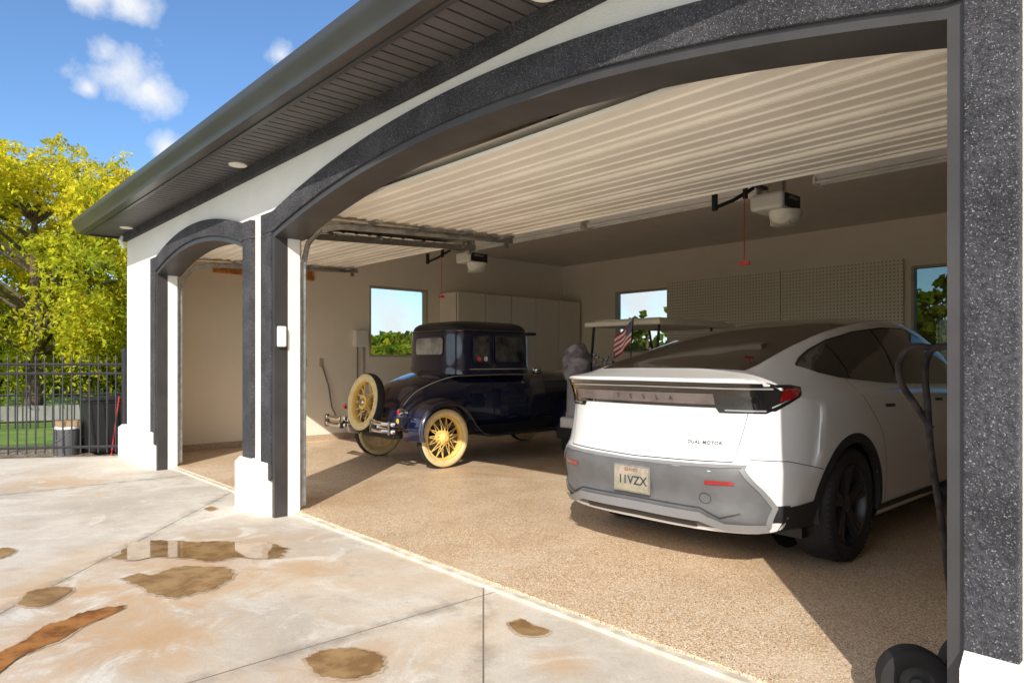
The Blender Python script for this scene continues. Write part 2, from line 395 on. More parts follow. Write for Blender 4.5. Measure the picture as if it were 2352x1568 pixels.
# ================================================================= fittings
def opener(X,Y,label):
    e=thing('garage_door_opener',(X,Y,2.575),label,'door opener',group='garage door openers on the ceiling')
    M=MB(); M.box(-.15,.15,-.10,.22,0,.15); M.build('housing',plast,e,bevel=.03,world=False)
    M=MB(); M.box(-.12,.12,.222,.26,.01,.14); M.box(.151,.165,-.07,.2,.015,.13); M.build('control_panel',black,e,bevel=.01,world=False)
    M=MB(); M.lathe([(0,-.12),(.05,-.115),(.10,-.09),(.13,-.05),(.14,0)],'z',(.08,.10,0),24)
    for k in range(9): M.box(-.02+k*.02,-.014+k*.02,.02,.18,-.121,-.05)
    M.build('lamp_cover',S('lens',(.84,.80,.70),.35),e,smooth=True,world=False)
    M=MB(); M.box(-.02,.02,-2.9,-.10,.165,.19); M.box(-.015,.015,-.45,-.42,.04,.165)
    M.tube([(0,-.30,.15),(-.12,-.42,.05),(-.22,-.50,.0)],.016); M.box(-.26,-.22,-.52,-.49,-.03,.11)
    M.build('rail',black,e,world=False)
    M=MB(); M.box(-.12,-.10,.0,.03,.15,.70); M.box(.10,.12,.0,.03,.15,.70); M.box(-.12,.12,0,.03,.3,.33); M.tube([(.1,.02,.70),(-.1,.1,.15)],.006,5); M.build('bracket',steel,e,world=False)
    M=MB(); M.cyl((0,-.45,.05),(0,-.45,-.47),.004,n=5); M.box(-.045,.045,-.46,-.44,-.505,-.475); M.build('pull_cord',redp,e,world=False)
    cu=bpy.data.curves.new('t','FONT'); cu.body='LiftMaster'; cu.size=.042; cu.align_x='CENTER'
    to=bpy.data.objects.new('t',cu); me=bpy.data.meshes.new_from_object(to); bpy.data.objects.remove(to)
    me.transform(Matrix.Translation((.168,.065,.085))@Matrix.Rotation(math.pi/2,4,'Z')@Matrix.Rotation(math.pi/2,4,'X'))
    me.materials.append(S('text_white',(.7,.7,.7),.5)); o=bpy.data.objects.new('lettering',me); sc.collection.objects.link(o); o.parent=e
    return e
op=opener(-2.90,5.65,'cream and black door opener with red pull cord')
o2=copy_tree(op,loc=(-7.48,5.95,2.64))
def fixture(x0,x1):
    e=thing('strip_light',((x0+x1)/2,7.27,3.165),'long white fluorescent strip light on ceiling','ceiling light',group='fluorescent strip lights')
    h=(x1-x0)/2
    M=MB(); M.add([(-h,-.08,.13),(h,-.08,.13),(h,.08,.13),(-h,.08,.13),(-h,-.04,.02),(h,-.04,.02),(h,.04,.02),(-h,.04,.02)],[(0,1,2,3),(4,5,6,7),(0,1,5,4),(1,2,6,5),(2,3,7,6),(3,0,4,7)]); M.build('housing',whitep,e,world=False)
    M=MB(); 
    for q in (-.055,.055): M.cyl((-h+.02,q,-.005),(h-.02,q,-.005),.017,n=10)
    M.box(-h,-h+.02,-.085,.085,-.03,.05); M.box(h-.02,h,-.085,.085,-.03,.05)
    M.build('tube',S('tube_white',(.90,.89,.85),.3),e,world=False); return e
f1=fixture(-9.0,-6.5)
copy_tree(f1,loc=(-5.12,7.27,3.165)); copy_tree(f1,loc=(-1.98,7.27,3.165))
for a,b in ((-7.47,-5.3),(-5.285,-3.49)):
    M=MB(); M.box(a,b,10.615,10.644,1.70,2.73); M.build('pegboard',peg_m(),label='cream perforated pegboard panel on the back wall',cat='pegboard',group='pegboard panels')
C=thing('storage_cabinet',(-9.87,8.98,.03),'row of tall beige cabinets in the corner','cabinet')
M=MB(); M.box(-10.14,-9.66,7.42,10.62,.03,2.51); M.build('cabinet_body',cabm,C)
M=MB(); M.box(-9.66,-9.645,7.43,10.61,.09,2.50); M.build('cabinet_gap',gapm,C)
for k in range(5):
    y0=7.425+k*.639; M=MB(); M.box(-9.64,-9.60,y0,y0+.618,.1,2.505); M.build('cabinet_door',cabm,C,bevel=.003)
M=MB(); M.box(-10.148,-10.09,3.43,4.95,2.55,2.77); M.build('wooden_beam',woodo,label='orange brown wooden board on the wall',cat='board')
Cg=thing('wall_charger',(-10.1,5.78,1.52),'beige wall charger box with grey cable','charger')
M=MB(); M.box(-10.149,-10.05,5.66,5.90,1.52,1.80); M.build('charger_box',plast,Cg,bevel=.015)
M=MB(); M.tube(smooth_p([(-10.1,5.72,1.52),(-10.1,5.72,1.0),(-10.08,5.66,.55),(-10.05,5.5,.36),(-10.05,5.33,.36),(-10.06,5.24,.55),(-10.08,5.19,.9),(-10.11,5.12,1.15),(-10.12,5.10,1.22)]) if False else [(-10.1,5.72,1.52),(-10.1,5.72,1.0),(-10.08,5.66,.55),(-10.05,5.5,.36),(-10.05,5.33,.36),(-10.06,5.24,.55),(-10.08,5.19,.9),(-10.11,5.12,1.15),(-10.12,5.10,1.22)],.012)
M.build('cable',S('grey_cable',(.16,.15,.14),.6),Cg)
M=MB(); M.cyl((-10.13,5.84,1.52),(-10.13,5.84,.5),.017); M.build('conduit',S('grey_conduit',(.4,.38,.35),.5),Cg)
for Y in (4.82,5.10):
    o=MB(); o.box(-10.149,-10.135,Y-.035,Y+.035,1.20,1.33); o.box(-10.135,-10.12,Y-.015,Y+.015,1.22,1.25); o.build('power_outlet',S('outlet_tan',(.5,.42,.28),.4),label='small beige power outlet on the wall',cat='outlet',group='wall outlets')
M=MB(); M.box(-5.474,-5.44,2.355,2.43,1.40,1.57); M.build('door_keypad',whitep,bevel=.012,label='white plastic keypad box on dark door jamb',cat='keypad')

# ================================================================= projection helpers
def patch(M,poly,axis,side,bvh,off=.003,step=.06,mi=0):
    bm=bmesh.new(); vs=[bm.verts.new((a,b,0)) for a,b in poly]; bm.faces.new(vs)
    bmesh.ops.triangulate(bm,faces=bm.faces[:])
    A=[p[0] for p in poly]; Bb=[p[1] for p in poly]
    for mn,mx,i in ((min(A),max(A),0),(min(Bb),max(Bb),1)):
        q=mn+step
        while q<mx-1e-4:
            co=[0,0,0];no=[0,0,0]; co[i]=q;no[i]=1
            bmesh.ops.bisect_plane(bm,geom=bm.verts[:]+bm.edges[:]+bm.faces[:],plane_co=co,plane_no=no); q+=step
    bm.verts.index_update(); out=[]
    for v in bm.verts: out.append(proj(v.co.x,v.co.y,axis,side,bvh,off))
    fs=[tuple(v.index for v in f.verts) for f in bm.faces]; bm.free(); M.add(out,fs,mi)
def proj(a,b,axis,side,bvh,off):
    if axis=='x': o=Vector((side*3,a,b)); d=Vector((-side,0,0))
    elif axis=='y': o=Vector((a,side*9,b)); d=Vector((0,-side,0))
    else: o=Vector((a,b,5)); d=Vector((0,0,-1))
    h=bvh.ray_cast(o,d)
    if h[0] is None:
        if axis=='x': q=Vector((side*.9,a,b))
        elif axis=='y': q=Vector((a,0,b))
        else: q=Vector((a,b,1.2))
        h=bvh.find_nearest(q)
    n=h[1]
    if n.dot(d)>0: n=-n
    return h[0]+n*off
def stroke(M,pts,w,axis,side,bvh,off=.002,step=.04,mi=0):
    P=[Vector(p) for p in pts]; D=[P[0]]
    for a,b in zip(P[:-1],P[1:]):
        k=max(1,int((b-a).length/step))
        for i in range(1,k+1): D.append(a.lerp(b,i/k))
    v=[];f=[]
    for i,p in enumerate(D):
        t=(D[min(i+1,len(D)-1)]-D[max(i-1,0)]).normalized(); n=Vector((-t.y,t.x))*w/2
        v.append(proj(*(p+n),axis,side,bvh,off)); v.append(proj(*(p-n),axis,side,bvh,off))
    for i in range(len(D)-1): f.append((2*i,2*i+1,2*i+3,2*i+2))
    M.add(v,f,mi)
def textp(txt,size,cx,cz,bvh,mat_,parent,spacing=1,side=-1,off=.004,name='lettering',bold=0):
    cu=bpy.data.curves.new('t','FONT'); cu.body=txt; cu.size=size; cu.align_x='CENTER'; cu.align_y='CENTER'; cu.space_character=spacing; cu.offset=bold
    to=bpy.data.objects.new('t',cu); me=bpy.data.meshes.new_from_object(to); bpy.data.objects.remove(to)
    for v in me.vertices:
        v.co=proj(v.co.x+cx,v.co.y+cz,'y',side,bvh,off)
    me.materials.append(mat_); o=bpy.data.objects.new(name,me); sc.collection.objects.link(o); o.parent=parent; return o
def ci(xs,ys):
    n=len(xs); m=[0]*n
    for i in range(n):
        if 0<i<n-1: m[i]=(ys[i+1]-ys[i-1])/(xs[i+1]-xs[i-1])
        elif i==0: m[i]=(ys[1]-ys[0])/(xs[1]-xs[0])
        else: m[i]=(ys[-1]-ys[-2])/(xs[-1]-xs[-2])
    def f(x):
        if x<=xs[0]: return ys[0]
        if x>=xs[-1]: return ys[-1]
        i=0
        while x>xs[i+1]: i+=1
        h=xs[i+1]-xs[i]; t=(x-xs[i])/h
        return (2*t**3-3*t*t+1)*ys[i]+(t**3-2*t*t+t)*h*m[i]+(-2*t**3+3*t*t)*ys[i+1]+(t**3-t*t)*h*m[i+1]
    return f
def smooth_poly(pts,k=5):
    out=[]; n=len(pts)
    for i in range(n-1):
        p0=Vector(pts[max(i-1,0)]);p1=Vector(pts[i]);p2=Vector(pts[i+1]);p3=Vector(pts[min(i+2,n-1)])
        for j in range(k):
            t=j/k
            out.append(.5*((2*p1)+(p2-p0)*t+(2*p0-5*p1+4*p2-p3)*t*t+(3*p1-p0-3*p2+p3)*t**3))
    out.append(Vector(pts[-1])); return out
# ================================================================= WHITE SUV
def suv():
    e=thing('parked_car',(-2.685,3.45,.03),'white electric crossover with black glass roof parked on garage floor','car')
    paint,nt,b=nm('pearl_white_paint')
    nt.links.new(mix(nt,noise(nt,2,3),(.76,.76,.77),(.81,.81,.82)),b.inputs['Base Color'])
    b.inputs['Roughness'].default_value=.32; b.inputs['Coat Weight'].default_value=1; b.inputs['Coat Roughness'].default_value=.03
    dg=S('car_glass',(.010,.009,.009),.04,var=.05,spec=.7,coat=.5); clad=S('cladding',(.022,.022,.024),.6,var=.1)
    lg=S('bumper_grey',(.125,.125,.13),.5,var=.10,vs=6); lamp=S('lamp_black',(.010,.010,.011),.08,var=.05,coat=1)
    W=ci([0,.4,.7,1.1,2,3,4,4.5,4.79],[.865,.895,.93,.955,.95,.95,.955,.93,.86])
    KB=ci([0,.6,1.0,4.79],[.93,.94,.975,.975])
    Ws=ci([0,.5,1,2,3,4,4.5,4.79],[.835,.872,.91,.90,.89,.86,.80,.70])
    zs=ci([0,.5,1,2,3,4,4.4,4.79],[1.03,1.06,1.06,1.03,1.0,.94,.86,.65])
    Wr=ci([0,.35,1,1.8,2.6,3.2,3.8,4.2,4.79],[.68,.655,.61,.60,.60,.60,.66,.6,.5])
    zt=ci([0,.06,.2,.35,.6,1,1.4,1.8,2.2,2.6,3,3.3,3.6,3.9,4.1,4.4,4.65,4.79],[1.145,1.155,1.18,1.21,1.285,1.395,1.485,1.55,1.60,1.622,1.605,1.55,1.42,1.25,1.10,1.0,.87,.72])
    dr=ci([0,.35,1,1.8,2.6,3.4,4.2,4.79],[.02,.035,.065,.07,.07,.07,.03,.02])
    ZB=ci([0,.5,1.0,1.4,4.79],[.265,.255,.22,.20,.20])
    prof=ci([.18,.30,.36,.44,.55,.63,.69,.78,.95,1.0,1.10,1.145,1.18,1.3],[.12,.05,.02,.03,.005,.0,.045,.07,.10,.095,.055,.03,.10,.3])
    fprof=ci([.18,.4,.6,.8,1.0],[.1,.02,.0,.1,.35])
    def yR(x,z): q=min(abs(x),.90)/.905; return prof(z)+.60*(1-math.sqrt(max(0,1-q**3.4)))
    def yF(x,z): q=min(abs(x),.93)/.95; return 4.79-fprof(z)-.55*(1-math.sqrt(max(0,1-q**3)))
    def sec(t):
        w,ws,s,r,top=W(t),Ws(t),zs(t),Wr(t),zt(t); zr=top-dr(t); zb=ZB(t); kb=KB(t)
        gx=ws-.06; gz=min(s+.05,zr-.01); 
        p=[(0,zb),(w*.6,zb),(w*.9*kb/.975,zb+.01),(w*kb,zb+.07),(w*(.995+kb-.975)*.5+w*.4975,.48),(w,.66),(w*.997,.82),(ws+.028,s-.09),(ws,s-.01),(gx,gz),(gx*.55+r*.45+.02,gz*.5+zr*.5),(r,zr),(r*.82,zr+(top-zr)*.5),(r*.42,zr+(top-zr)*.9),(0,top)]
        return smooth_poly(p,4)
    ts=[0,.02,.04,.06,.09,.12,.15,.19,.23,.28,.33,.38,.44]+[.44+.06*i for i in range(1,68)]+[4.5,4.55,4.6,4.64,4.68,4.71,4.74,4.76,4.79]
    M=MB(); rings=[]
    def ring(t,s=1,mode=0):
        h=sec(t); R=h+[Vector((-p.x,p.y)) for p in h[-2:0:-1]]; out=[]
        for p in R:
            x=p.x*s; z=.70+(p.y-.70)*s
            y=max(t,yR(x,z)) if mode==0 else (yR(x,z) if mode==1 else yF(x,z))
            if mode==0: y=min(y,yF(x,z)) if t>2.5 else y
            out.append((x,y,z))
        return out
    for s in (.0,.1,.2,.3,.4,.5,.6,.66,.72,.78,.82,.86,.90,.93,.96,.985): rings.append(ring(0,s,1))
    for t in ts: rings.append(ring(t))
    for s in (.98,.95,.9,.8,.65,.5,.3,.1,0): rings.append(ring(4.79,s,2))
    n=len(rings[0]); v=[p for r in rings for p in r]
    f=[(i*n+k,i*n+(k+1)%n,(i+1)*n+(k+1)%n,(i+1)*n+k) for i in range(len(rings)-1) for k in range(n)]
    bvh=BVHTree.FromPolygons([Vector(p) for p in v],f)
    WY=(1.0,3.89)
    f2=[]
    for q in f:
        c=sum((Vector(v[i]) for i in q),Vector())/4
        if abs(c.x)>.62 and any(math.hypot(c.y-w,c.z-.36)<.41 for w in WY): continue
        f2.append(q)
    M.add(v,f2); body=M.build('body',paint,e,smooth=True,world=False,merge=True)
    for p in body.data.polygons: p.use_smooth=True
    try: body.data.set_sharp_from_angle(angle=math.radians(60))
    except Exception: pass
    for sd in (-1,1):
        for w in WY:
            M=MB(); v=[];f=[];K=44
            for i in range(K+1):
                a=math.radians(-22+224*i/K)
                for r,o in ((.385,-.03),(.388,.006),(.42,.008),(.447,.003)):
                    v.append(proj(w+r*math.cos(a),max(.28,.36+r*math.sin(a)),'x',sd,bvh,o))
            for i in range(K):
                for j in range(3): f.append((i*4+j,i*4+j+1,i*4+5+j,i*4+4+j))
            M.add(v,f); M.build('wheel_arch',clad,e,smooth=True,world=False)
        M=MB(); patch(M,[(1.40,.21),(3.50,.21),(3.50,.31),(1.40,.31)],'x',sd,bvh,.006); M.build('side_sill',clad,e,smooth=True,world=False)
        M=MB(); patch(M,[(.30,.28),(.64,.28),(.60,.44),(.32,.42)],'x',sd,bvh,.006)
        patch(M,[(sd*.76,.28),(sd*.825,.28),(sd*.845,.43),(sd*.79,.43)],'y',-1,bvh,.005)
        M.build('bumper_corner',clad,e,smooth=True,world=False)
    M=MB()
    for sd in (-1,1):
        for w in WY:
            v=[];f=[]
            for i in range(25):
                a=math.radians(-10+200*i/24)
                for X in (.55,.90): v.append((sd*X,w+.40*math.cos(a),.36+.40*math.sin(a)))
            for i in range(24): f.append((2*i,2*i+1,2*i+3,2*i+2))
            M.add(v,f); M.lathe([(0,sd*.55),(.38,sd*.55)],'x',(0,w,.40),24)
    M.box(-.8,.8,.6,4.5,.19,.25)
    M.build('underbody',black,e,world=False)
    M=MB(); patch(M,[(-.555,.37),(-.3,.345),(0,.335),(.3,.345),(.555,.37),(.57,.5),(.545,1.0),(.535,1.78),(-.535,1.78),(-.545,1.0),(-.57,.5)],'z',1,bvh,.003)
    M.build('rear_window',dg,e,smooth=True,world=False)
    M=MB(); patch(M,[(-.535,1.80),(.535,1.80),(.54,2.95),(-.54,2.95)],'z',1,bvh,.003,.1); M.build('glass_roof',dg,e,smooth=True,world=False)
    M=MB(); patch(M,[(-.54,3.0),(.54,3.0),(.68,3.95),(.4,4.03),(-.4,4.03),(-.68,3.95)],'z',1,bvh,.003,.1); M.build('windshield',dg,e,smooth=True,world=False)
    win=[(.72,1.225),(.85,1.27),(1.05,1.325),(1.35,1.395),(1.8,1.465),(2.3,1.51),(2.8,1.52),(3.1,1.45),(3.4,1.29),(3.65,1.11),(3.4,1.06),(2.6,1.075),(1.8,1.10),(1.3,1.13),(1.05,1.15),(.85,1.18)]
    for sd in (-1,1):
        M=MB(); patch(M,win,'x',sd,bvh,.003,.05); M.build('side_window',dg,e,smooth=True,world=False)
    sm_=S('seam_dark',(.03,.03,.03),.5)
    for sd in (-1,1):
        M=MB()
        stroke(M,win[0:8],.008,'x',sd,bvh,.005)
        stroke(M,smooth_poly([(1.15,1.14),(1.22,1.0),(1.42,.80),(1.50,.6),(1.50,.33)],5),.006,'x',sd,bvh,.0015,mi=0)
        stroke(M,[(2.42,1.075),(2.40,.7),(2.42,.33)],.006,'x',sd,bvh,.0015)
        stroke(M,[(3.45,1.06),(3.5,.7),(3.42,.40)],.006,'x',sd,bvh,.0015)
        stroke(M,[(2.08,1.11),(2.12,1.50)],.03,'x',sd,bvh,.005)
        stroke(M,[(1.22,1.14),(1.30,1.37)],.012,'x',sd,bvh,.005)
        stroke(M,[(.18,.69),(.35,.68),(.62,.62)],.004,'x',sd,bvh,.002)
        stroke(M,[(sd*.665,.96),(sd*.64,.80),(sd*.62,.68)],.0035,'y',-1,bvh,.002)
        M.build('seam',sm_,e,world=False)
        for a in (1.53,2.62): M=MB(); stroke(M,[(a,.955),(a+.19,.95)],.022,'x',sd,bvh,.005); M.build('door_handle',sm_,e,world=False)
    M=MB(); stroke(M,[(-.62,.675),(0,.662),(.62,.675)],.005,'y',-1,bvh,.002); M.build('seam',sm_,e,world=False)
    M=MB()
    patch(M,[(-.81,1.10),(-.76,1.125),(-.4,1.13),(0,1.132),(.4,1.13),(.76,1.125),(.81,1.10),(.805,.99),(.74,.95),(.52,.95),(.50,.98),(-.50,.98),(-.52,.95),(-.74,.95),(-.805,.99)],'y',-1,bvh,.004,.05)
    for sd in (-1,1): patch(M,[(.26,.96),(.32,.965),(.40,1.02),(.52,1.10),(.44,1.112),(.26,1.115)],'x',sd,bvh,.0045,.03)
    tl=M.build('tail_light',lamp,e,smooth=True,world=False)
    M=MB(); patch(M,[(-.60,1.0),(.50,1.0),(.50,1.065),(-.60,1.065)],'y',-1,bvh,.007,.05); M.build('light_strip',S('strip_reflect',(.15,.12,.115),.25,var=.15,vs=8),tl,world=False)
    M=MB()
    stroke(M,[(-.78,1.095),(-.4,1.10),(0,1.102),(.4,1.10),(.78,1.095)],.010,'y',-1,bvh,.008)
    for s in (-1,1): stroke(M,[(s*.74,.965),(s*.55,.967)],.010,'y',-1,bvh,.008)
    for s in (-1,1): stroke(M,[(.30,.985),(.42,1.06)],.008,'x',s,bvh,.008)
    M.build('lens_edge',S('lens_grey',(.30,.30,.31),.15,coat=1),tl,world=False)
    rl=S('red_lens',(.35,.008,.01),.1,coat=1)
    for sd in (-1,1):
        M=MB(); patch(M,[(.33,1.02),(.38,1.03),(.47,1.078),(.46,1.09),(.33,1.09)],'x',sd,bvh,.008,.03); M.build('red_lens',rl,tl,world=False)
    M=MB()
    patch(M,[(-.67,.645),(-.3,.632),(0,.63),(.3,.632),(.67,.645),(.75,.52),(.80,.42),(.765,.29),(-.765,.29),(-.80,.42),(-.75,.52)],'y',-1,bvh,.006,.05)
    bp=M.build('rear_bumper',lg,e,smooth=True,world=False)
    st=S('silver_trim',(.25,.25,.26),.45,metal=.1,var=.04)
    M=MB(); 
    stroke(M,[(-.765,.31),(-.58,.31),(-.45,.355),(0,.36),(.45,.355),(.58,.31),(.765,.31)],.045,'y',-1,bvh,.022)
    for s in (-1,1): stroke(M,[(s*.67,.64),(s*.75,.52),(s*.795,.42),(s*.765,.31)],.022,'y',-1,bvh,.012)
    stroke(M,[(-.69,.65),(0,.638),(.69,.65)],.016,'y',-1,bvh,.012)
    M.build('bumper_trim',st,bp,smooth=True,world=False)
    M=MB(); stroke(M,[(-.66,.385),(-.56,.355),(-.45,.40),(0,.405),(.45,.40),(.56,.355),(.66,.385)],.008,'y',-1,bvh,.009); stroke(M,[(-.42,.30),(0,.305),(.42,.30)],.03,'y',-1,bvh,.009); M.build('bumper_groove',sm_,bp,world=False)
    for s in (-1,1): M=MB(); patch(M,[(s*.49,.545),(s*.64,.55),(s*.63,.57),(s*.49,.57)],'y',-1,bvh,.012); M.build('reflector',rl,bp,world=False)
    M=MB(); v=[(.48+.032*math.cos(a),.46+.032*math.sin(a)) for a in lin(0,2*math.pi,20)]; stroke(M,v,.004,'y',-1,bvh,.008,.02); M.build('tow_cap',sm_,bp,world=False)
    yp=proj(0,.52,'y',-1,bvh,0).y
    M=MB()
    M.box(-.13,.13,yp-.026,yp-.02,.445,.595,0); M.box(-.14,.14,yp-.02,yp-.008,.435,.605,1)
    pm,nt,b=nm('plate_paint'); s=N(nt,'ShaderNodeSeparateXYZ'); nt.links.new(coord(nt),s.inputs[0])
    c=mix(nt,mr(nt,s.outputs[2],.44,.60),(.34,.29,.20),(.44,.34,.29)); nt.links.new(mix(nt,mr(nt,noise(nt,30,4),.45,.55,0,.6),c,(.22,.24,.17)),b.inputs['Base Color'])
    pl=M.build('number_plate',[pm,steel],e,world=False)
    flat=BVHTree.FromPolygons([Vector((-1,yp-.026,0)),Vector((1,yp-.026,0)),Vector((1,yp-.026,2)),Vector((-1,yp-.026,2))],[(0,1,2,3)])
    textp('11VZX',.075,.01,.51,flat,S('plate_ink',(.03,.03,.06),.5),pl,1.0,bold=.001,off=.002)
    textp('IDAHO',.03,0,.576,flat,S('plate_red',(.25,.03,.03),.5),pl,1.1,off=.002)
    sil=S('badge_grey',(.10,.10,.11),.25,metal=.6)
    for i,ch in enumerate('TESLA'): textp(ch,.040,-.17+i*.10,1.033,bvh,S('badge_dark',(.035,.03,.03),.3),e,off=.011)
    textp('DUAL MOTOR',.028,.45,.775,bvh,sil,e,1.15,bold=.0006)
    for sd in (-1,1):
        M=MB(); M.box(sd*.96,sd*1.06,3.28,3.40,1.02,1.13); M.box(sd*.86,sd*.97,3.30,3.36,1.02,1.05); M.build('wing_mirror',black,e,bevel=.02,world=False)
    for sd in (-1,1):
        for w in WY:
            wl=bpy.data.objects.new('wheel',None); sc.collection.objects.link(wl); wl.parent=e; wl.location=(sd*.81,w,.36)
            M=MB(); M.lathe([(.245,sd*.105),(.262,sd*.125),(.30,sd*.133),(.335,sd*.125),(.352,sd*.105),(.359,sd*.06),(.36,0),(.359,-sd*.06),(.352,-sd*.105),(.33,-sd*.125),(.25,-sd*.11)],'x',(0,0,0),48)
            for k in range(60):
                a=2*math.pi*k/60; c,s_=math.cos(a),math.sin(a)
                M.add([(sd*.125,.342*c,.342*s_),(sd*.06,.3625*c,.3625*s_),(sd*.06,.3625*math.cos(a+.05),.3625*math.sin(a+.05)),(sd*.125,.342*math.cos(a+.05),.342*math.sin(a+.05))],[(0,1,2,3)])
            M.build('tyre',rubber,wl,smooth=True,world=False)
            M=MB(); rimm=S('dark_rim',(.03,.03,.031),.3,var=.1)
            M.lathe([(.248,sd*.11),(.24,sd*.12),(.232,sd*.105),(.225,sd*.04),(.1,sd*.03),(0,sd*.03)],'x',(0,0,0),48)
            for k in range(5):
                for dl in (-.13,.13):
                    a=2*math.pi*k/5+.3; a1=a+dl*1.6; a2=a+dl
                    p0=Vector((sd*.085,.05*math.cos(a1),.05*math.sin(a1))); p1=Vector((sd*.112,.235*math.cos(a2),.235*math.sin(a2)))
                    t=Vector((0,-math.sin(a),math.cos(a)))
                    M.add([p0-t*.016,p0+t*.016,p1+t*.02,p1-t*.02]+[q-Vector((sd*.03,0,0)) for q in (p0-t*.02,p0+t*.02,p1+t*.024,p1-t*.024)],[(0,1,2,3),(0,4,5,1),(1,5,6,2),(2,6,7,3),(3,7,4,0)])
            M.lathe([(.05,sd*.06),(.05,sd*.09),(.03,sd*.10),(0,sd*.10)],'x',(0,0,0),20)
            M.build('rim',rimm,wl,smooth=True,world=False)
suv()
# ================================================================= VINTAGE COUPE
def coupe():
    e=thing('vintage_car',(-7.25,4.83,.03),'dark blue vintage coupe with yellow wire wheels and rear spare','vintage car')
    navy,nt,b=nm('navy_paint'); nt.links.new(mix(nt,noise(nt,2,3),(.005,.007,.030),(.008,.012,.042)),b.inputs['Base Color'])
    b.inputs['Roughness'].default_value=.25; b.inputs['Coat Weight'].default_value=1; b.inputs['Coat Roughness'].default_value=.03
    blk=S('gloss_black',(.008,.008,.010),.12,coat=1,var=.1); top=S('top_vinyl',(.008,.010,.022),.4,var=.15,coat=.3)
    yel=S('cream_yellow',(.84,.58,.17),.4,var=.06); wwall=S('cream_sidewall',(.74,.58,.30),.7,var=.08,vs=15); stripe=S('pinstripe',(.7,.62,.4),.5)
    hw=ci([-.47,-.38,-.2,.2,.45,1.5,1.75,2.0,2.75],[.42,.47,.53,.585,.61,.60,.53,.46,.30])
    tp=ci([-.47,-.43,-.35,-.22,0,.22,.40,1.5,1.8,2.75],[.60,.72,.84,.96,1.06,1.125,1.155,1.165,1.15,1.09])
    bt=ci([-.47,-.3,.2,3],[.48,.46,.42,.42])
    def ring(y,s=1):
        w,t,bb=hw(y),tp(y),bt(y); R=[]
        hh=(t-bb)
        for i in range(40):
            a=-math.pi/2+2*math.pi*i/40
            c,sn=math.cos(a),math.sin(a)
            ex=2/2.6 if sn>0 else 2/7
            x=math.copysign(abs(c)**ex,c)*w; z=math.copysign(abs(sn)**ex,sn)
            z=bb+hh*.45+ (z*hh*.55 if sn>0 else z*hh*.45)
            R.append((x*s,y,bb+hh*.45+(z-bb-hh*.45)*s))
        return R
    ys=[-.47,-.46,-.445,-.42,-.39,-.35,-.30,-.24,-.15,-.05,.05,.15,.25,.35,.45]+lin(.55,2.75,30)
    rings=[ring(-.475,s) for s in (0,.4,.75,.93)]+[ring(y) for y in ys]+[ring(2.76,s) for s in (.9,.5,0)]
    n=40; v=[p for r in rings for p in r]; f=[(i*n+k,i*n+(k+1)%n,(i+1)*n+(k+1)%n,(i+1)*n+k) for i in range(len(rings)-1) for k in range(n)]
    bvh=BVHTree.FromPolygons([Vector(p) for p in v],f)
    M=MB(); M.add(v,f); M.build('body',navy,e,smooth=True,world=False,merge=True)
    zl=[(1.09,1.0),(1.17,1.0),(1.19,.985),(1.4,.98),(1.58,.97),(1.65,.955),(1.70,.92),(1.735,.85),(1.758,.72),(1.772,.45),(1.778,0)]
    yc,hy=.92,.63; v=[];n=64
    for z,s in zl:
        for i in range(n):
            a=2*math.pi*i/n; c,sn=math.cos(a),math.sin(a)
            px=4.8 if sn<0 else 12
            v.append((.605*s*math.copysign(abs(c)**(2/px),c),yc+hy*s*math.copysign(abs(sn)**(2/px),sn),z))
    f=[(i*n+k,i*n+(k+1)%n,(i+1)*n+(k+1)%n,(i+1)*n+k) for i in range(len(zl)-1) for k in range(n)]
    cb=BVHTree.FromPolygons([Vector(p) for p in v],f)
    M=MB(); M.add(v,f)
    for i,q in enumerate(M.f):
        if v[q[0]][2]>=1.64: M.mi[i]=1
    M.build('cabin',[navy,top],e,smooth=True,world=False)
    M=MB(); M.tube([(.61*.97*math.copysign(abs(math.cos(a))**(2/4.8),math.cos(a)),yc+hy*.97*math.copysign(abs(math.sin(a))**(2/(4.8 if math.sin(a)<0 else 12)),math.sin(a)),1.635) for a in lin(0,2*math.pi*63/64,64)],.010,5,closed=True); M.build('drip_rail',blk,e,world=False)
    M=MB(); M.box(-.56,.56,1.53,1.68,1.60,1.64); M.build('sun_visor',top,e,bevel=.012,world=False)
    wg=S('old_glass',(.32,.31,.28),.08,var=.4,vs=4,coat=.5); wd=S('old_glass_dark',(.06,.06,.06),.06,var=.7,vs=5,coat=.5)
    def rr(a0,a1,b0,b1,r=.03):
        out=[]
        for cx,cy,s in ((a1-r,b1-r,0),(a0+r,b1-r,90),(a0+r,b0+r,180),(a1-r,b0+r,270)):
            for k in range(5):
                t=math.radians(s+22.5*k); out.append((cx+r*math.cos(t),cy+r*math.sin(t)))
        return out
    fb=S('frame_blue',(.012,.016,.05),.3,coat=1)
    M=MB(); patch(M,rr(-.30,.30,1.33,1.56,.05),'y',-1,cb,.004,.1); M.build('rear_window',wg,e,world=False)
    M=MB(); patch(M,rr(-.52,.52,1.26,1.58),'y',1,cb,.004,.1); M.build('windshield',wg,e,world=False)
    M=MB(); stroke(M,rr(-.30,.30,1.33,1.56,.05)+[rr(-.30,.30,1.33,1.56,.05)[0]],.02,'y',-1,cb,.008); M.build('window_frame',fb,e,world=False)
    for sd in (-1,1):
        for a0,a1,m_ in ((.55,.82,wd),(.91,1.42,wd)):
            q=rr(a0,a1,1.24,1.57); M2=MB(); patch(M2,q,'x',sd,cb,.004,.1); M2.build('side_window',m_,e,world=False)
            M=MB(); stroke(M,q+[q[0]],.016,'x',sd,cb,.008); M.build('window_frame',fb,e,world=False)
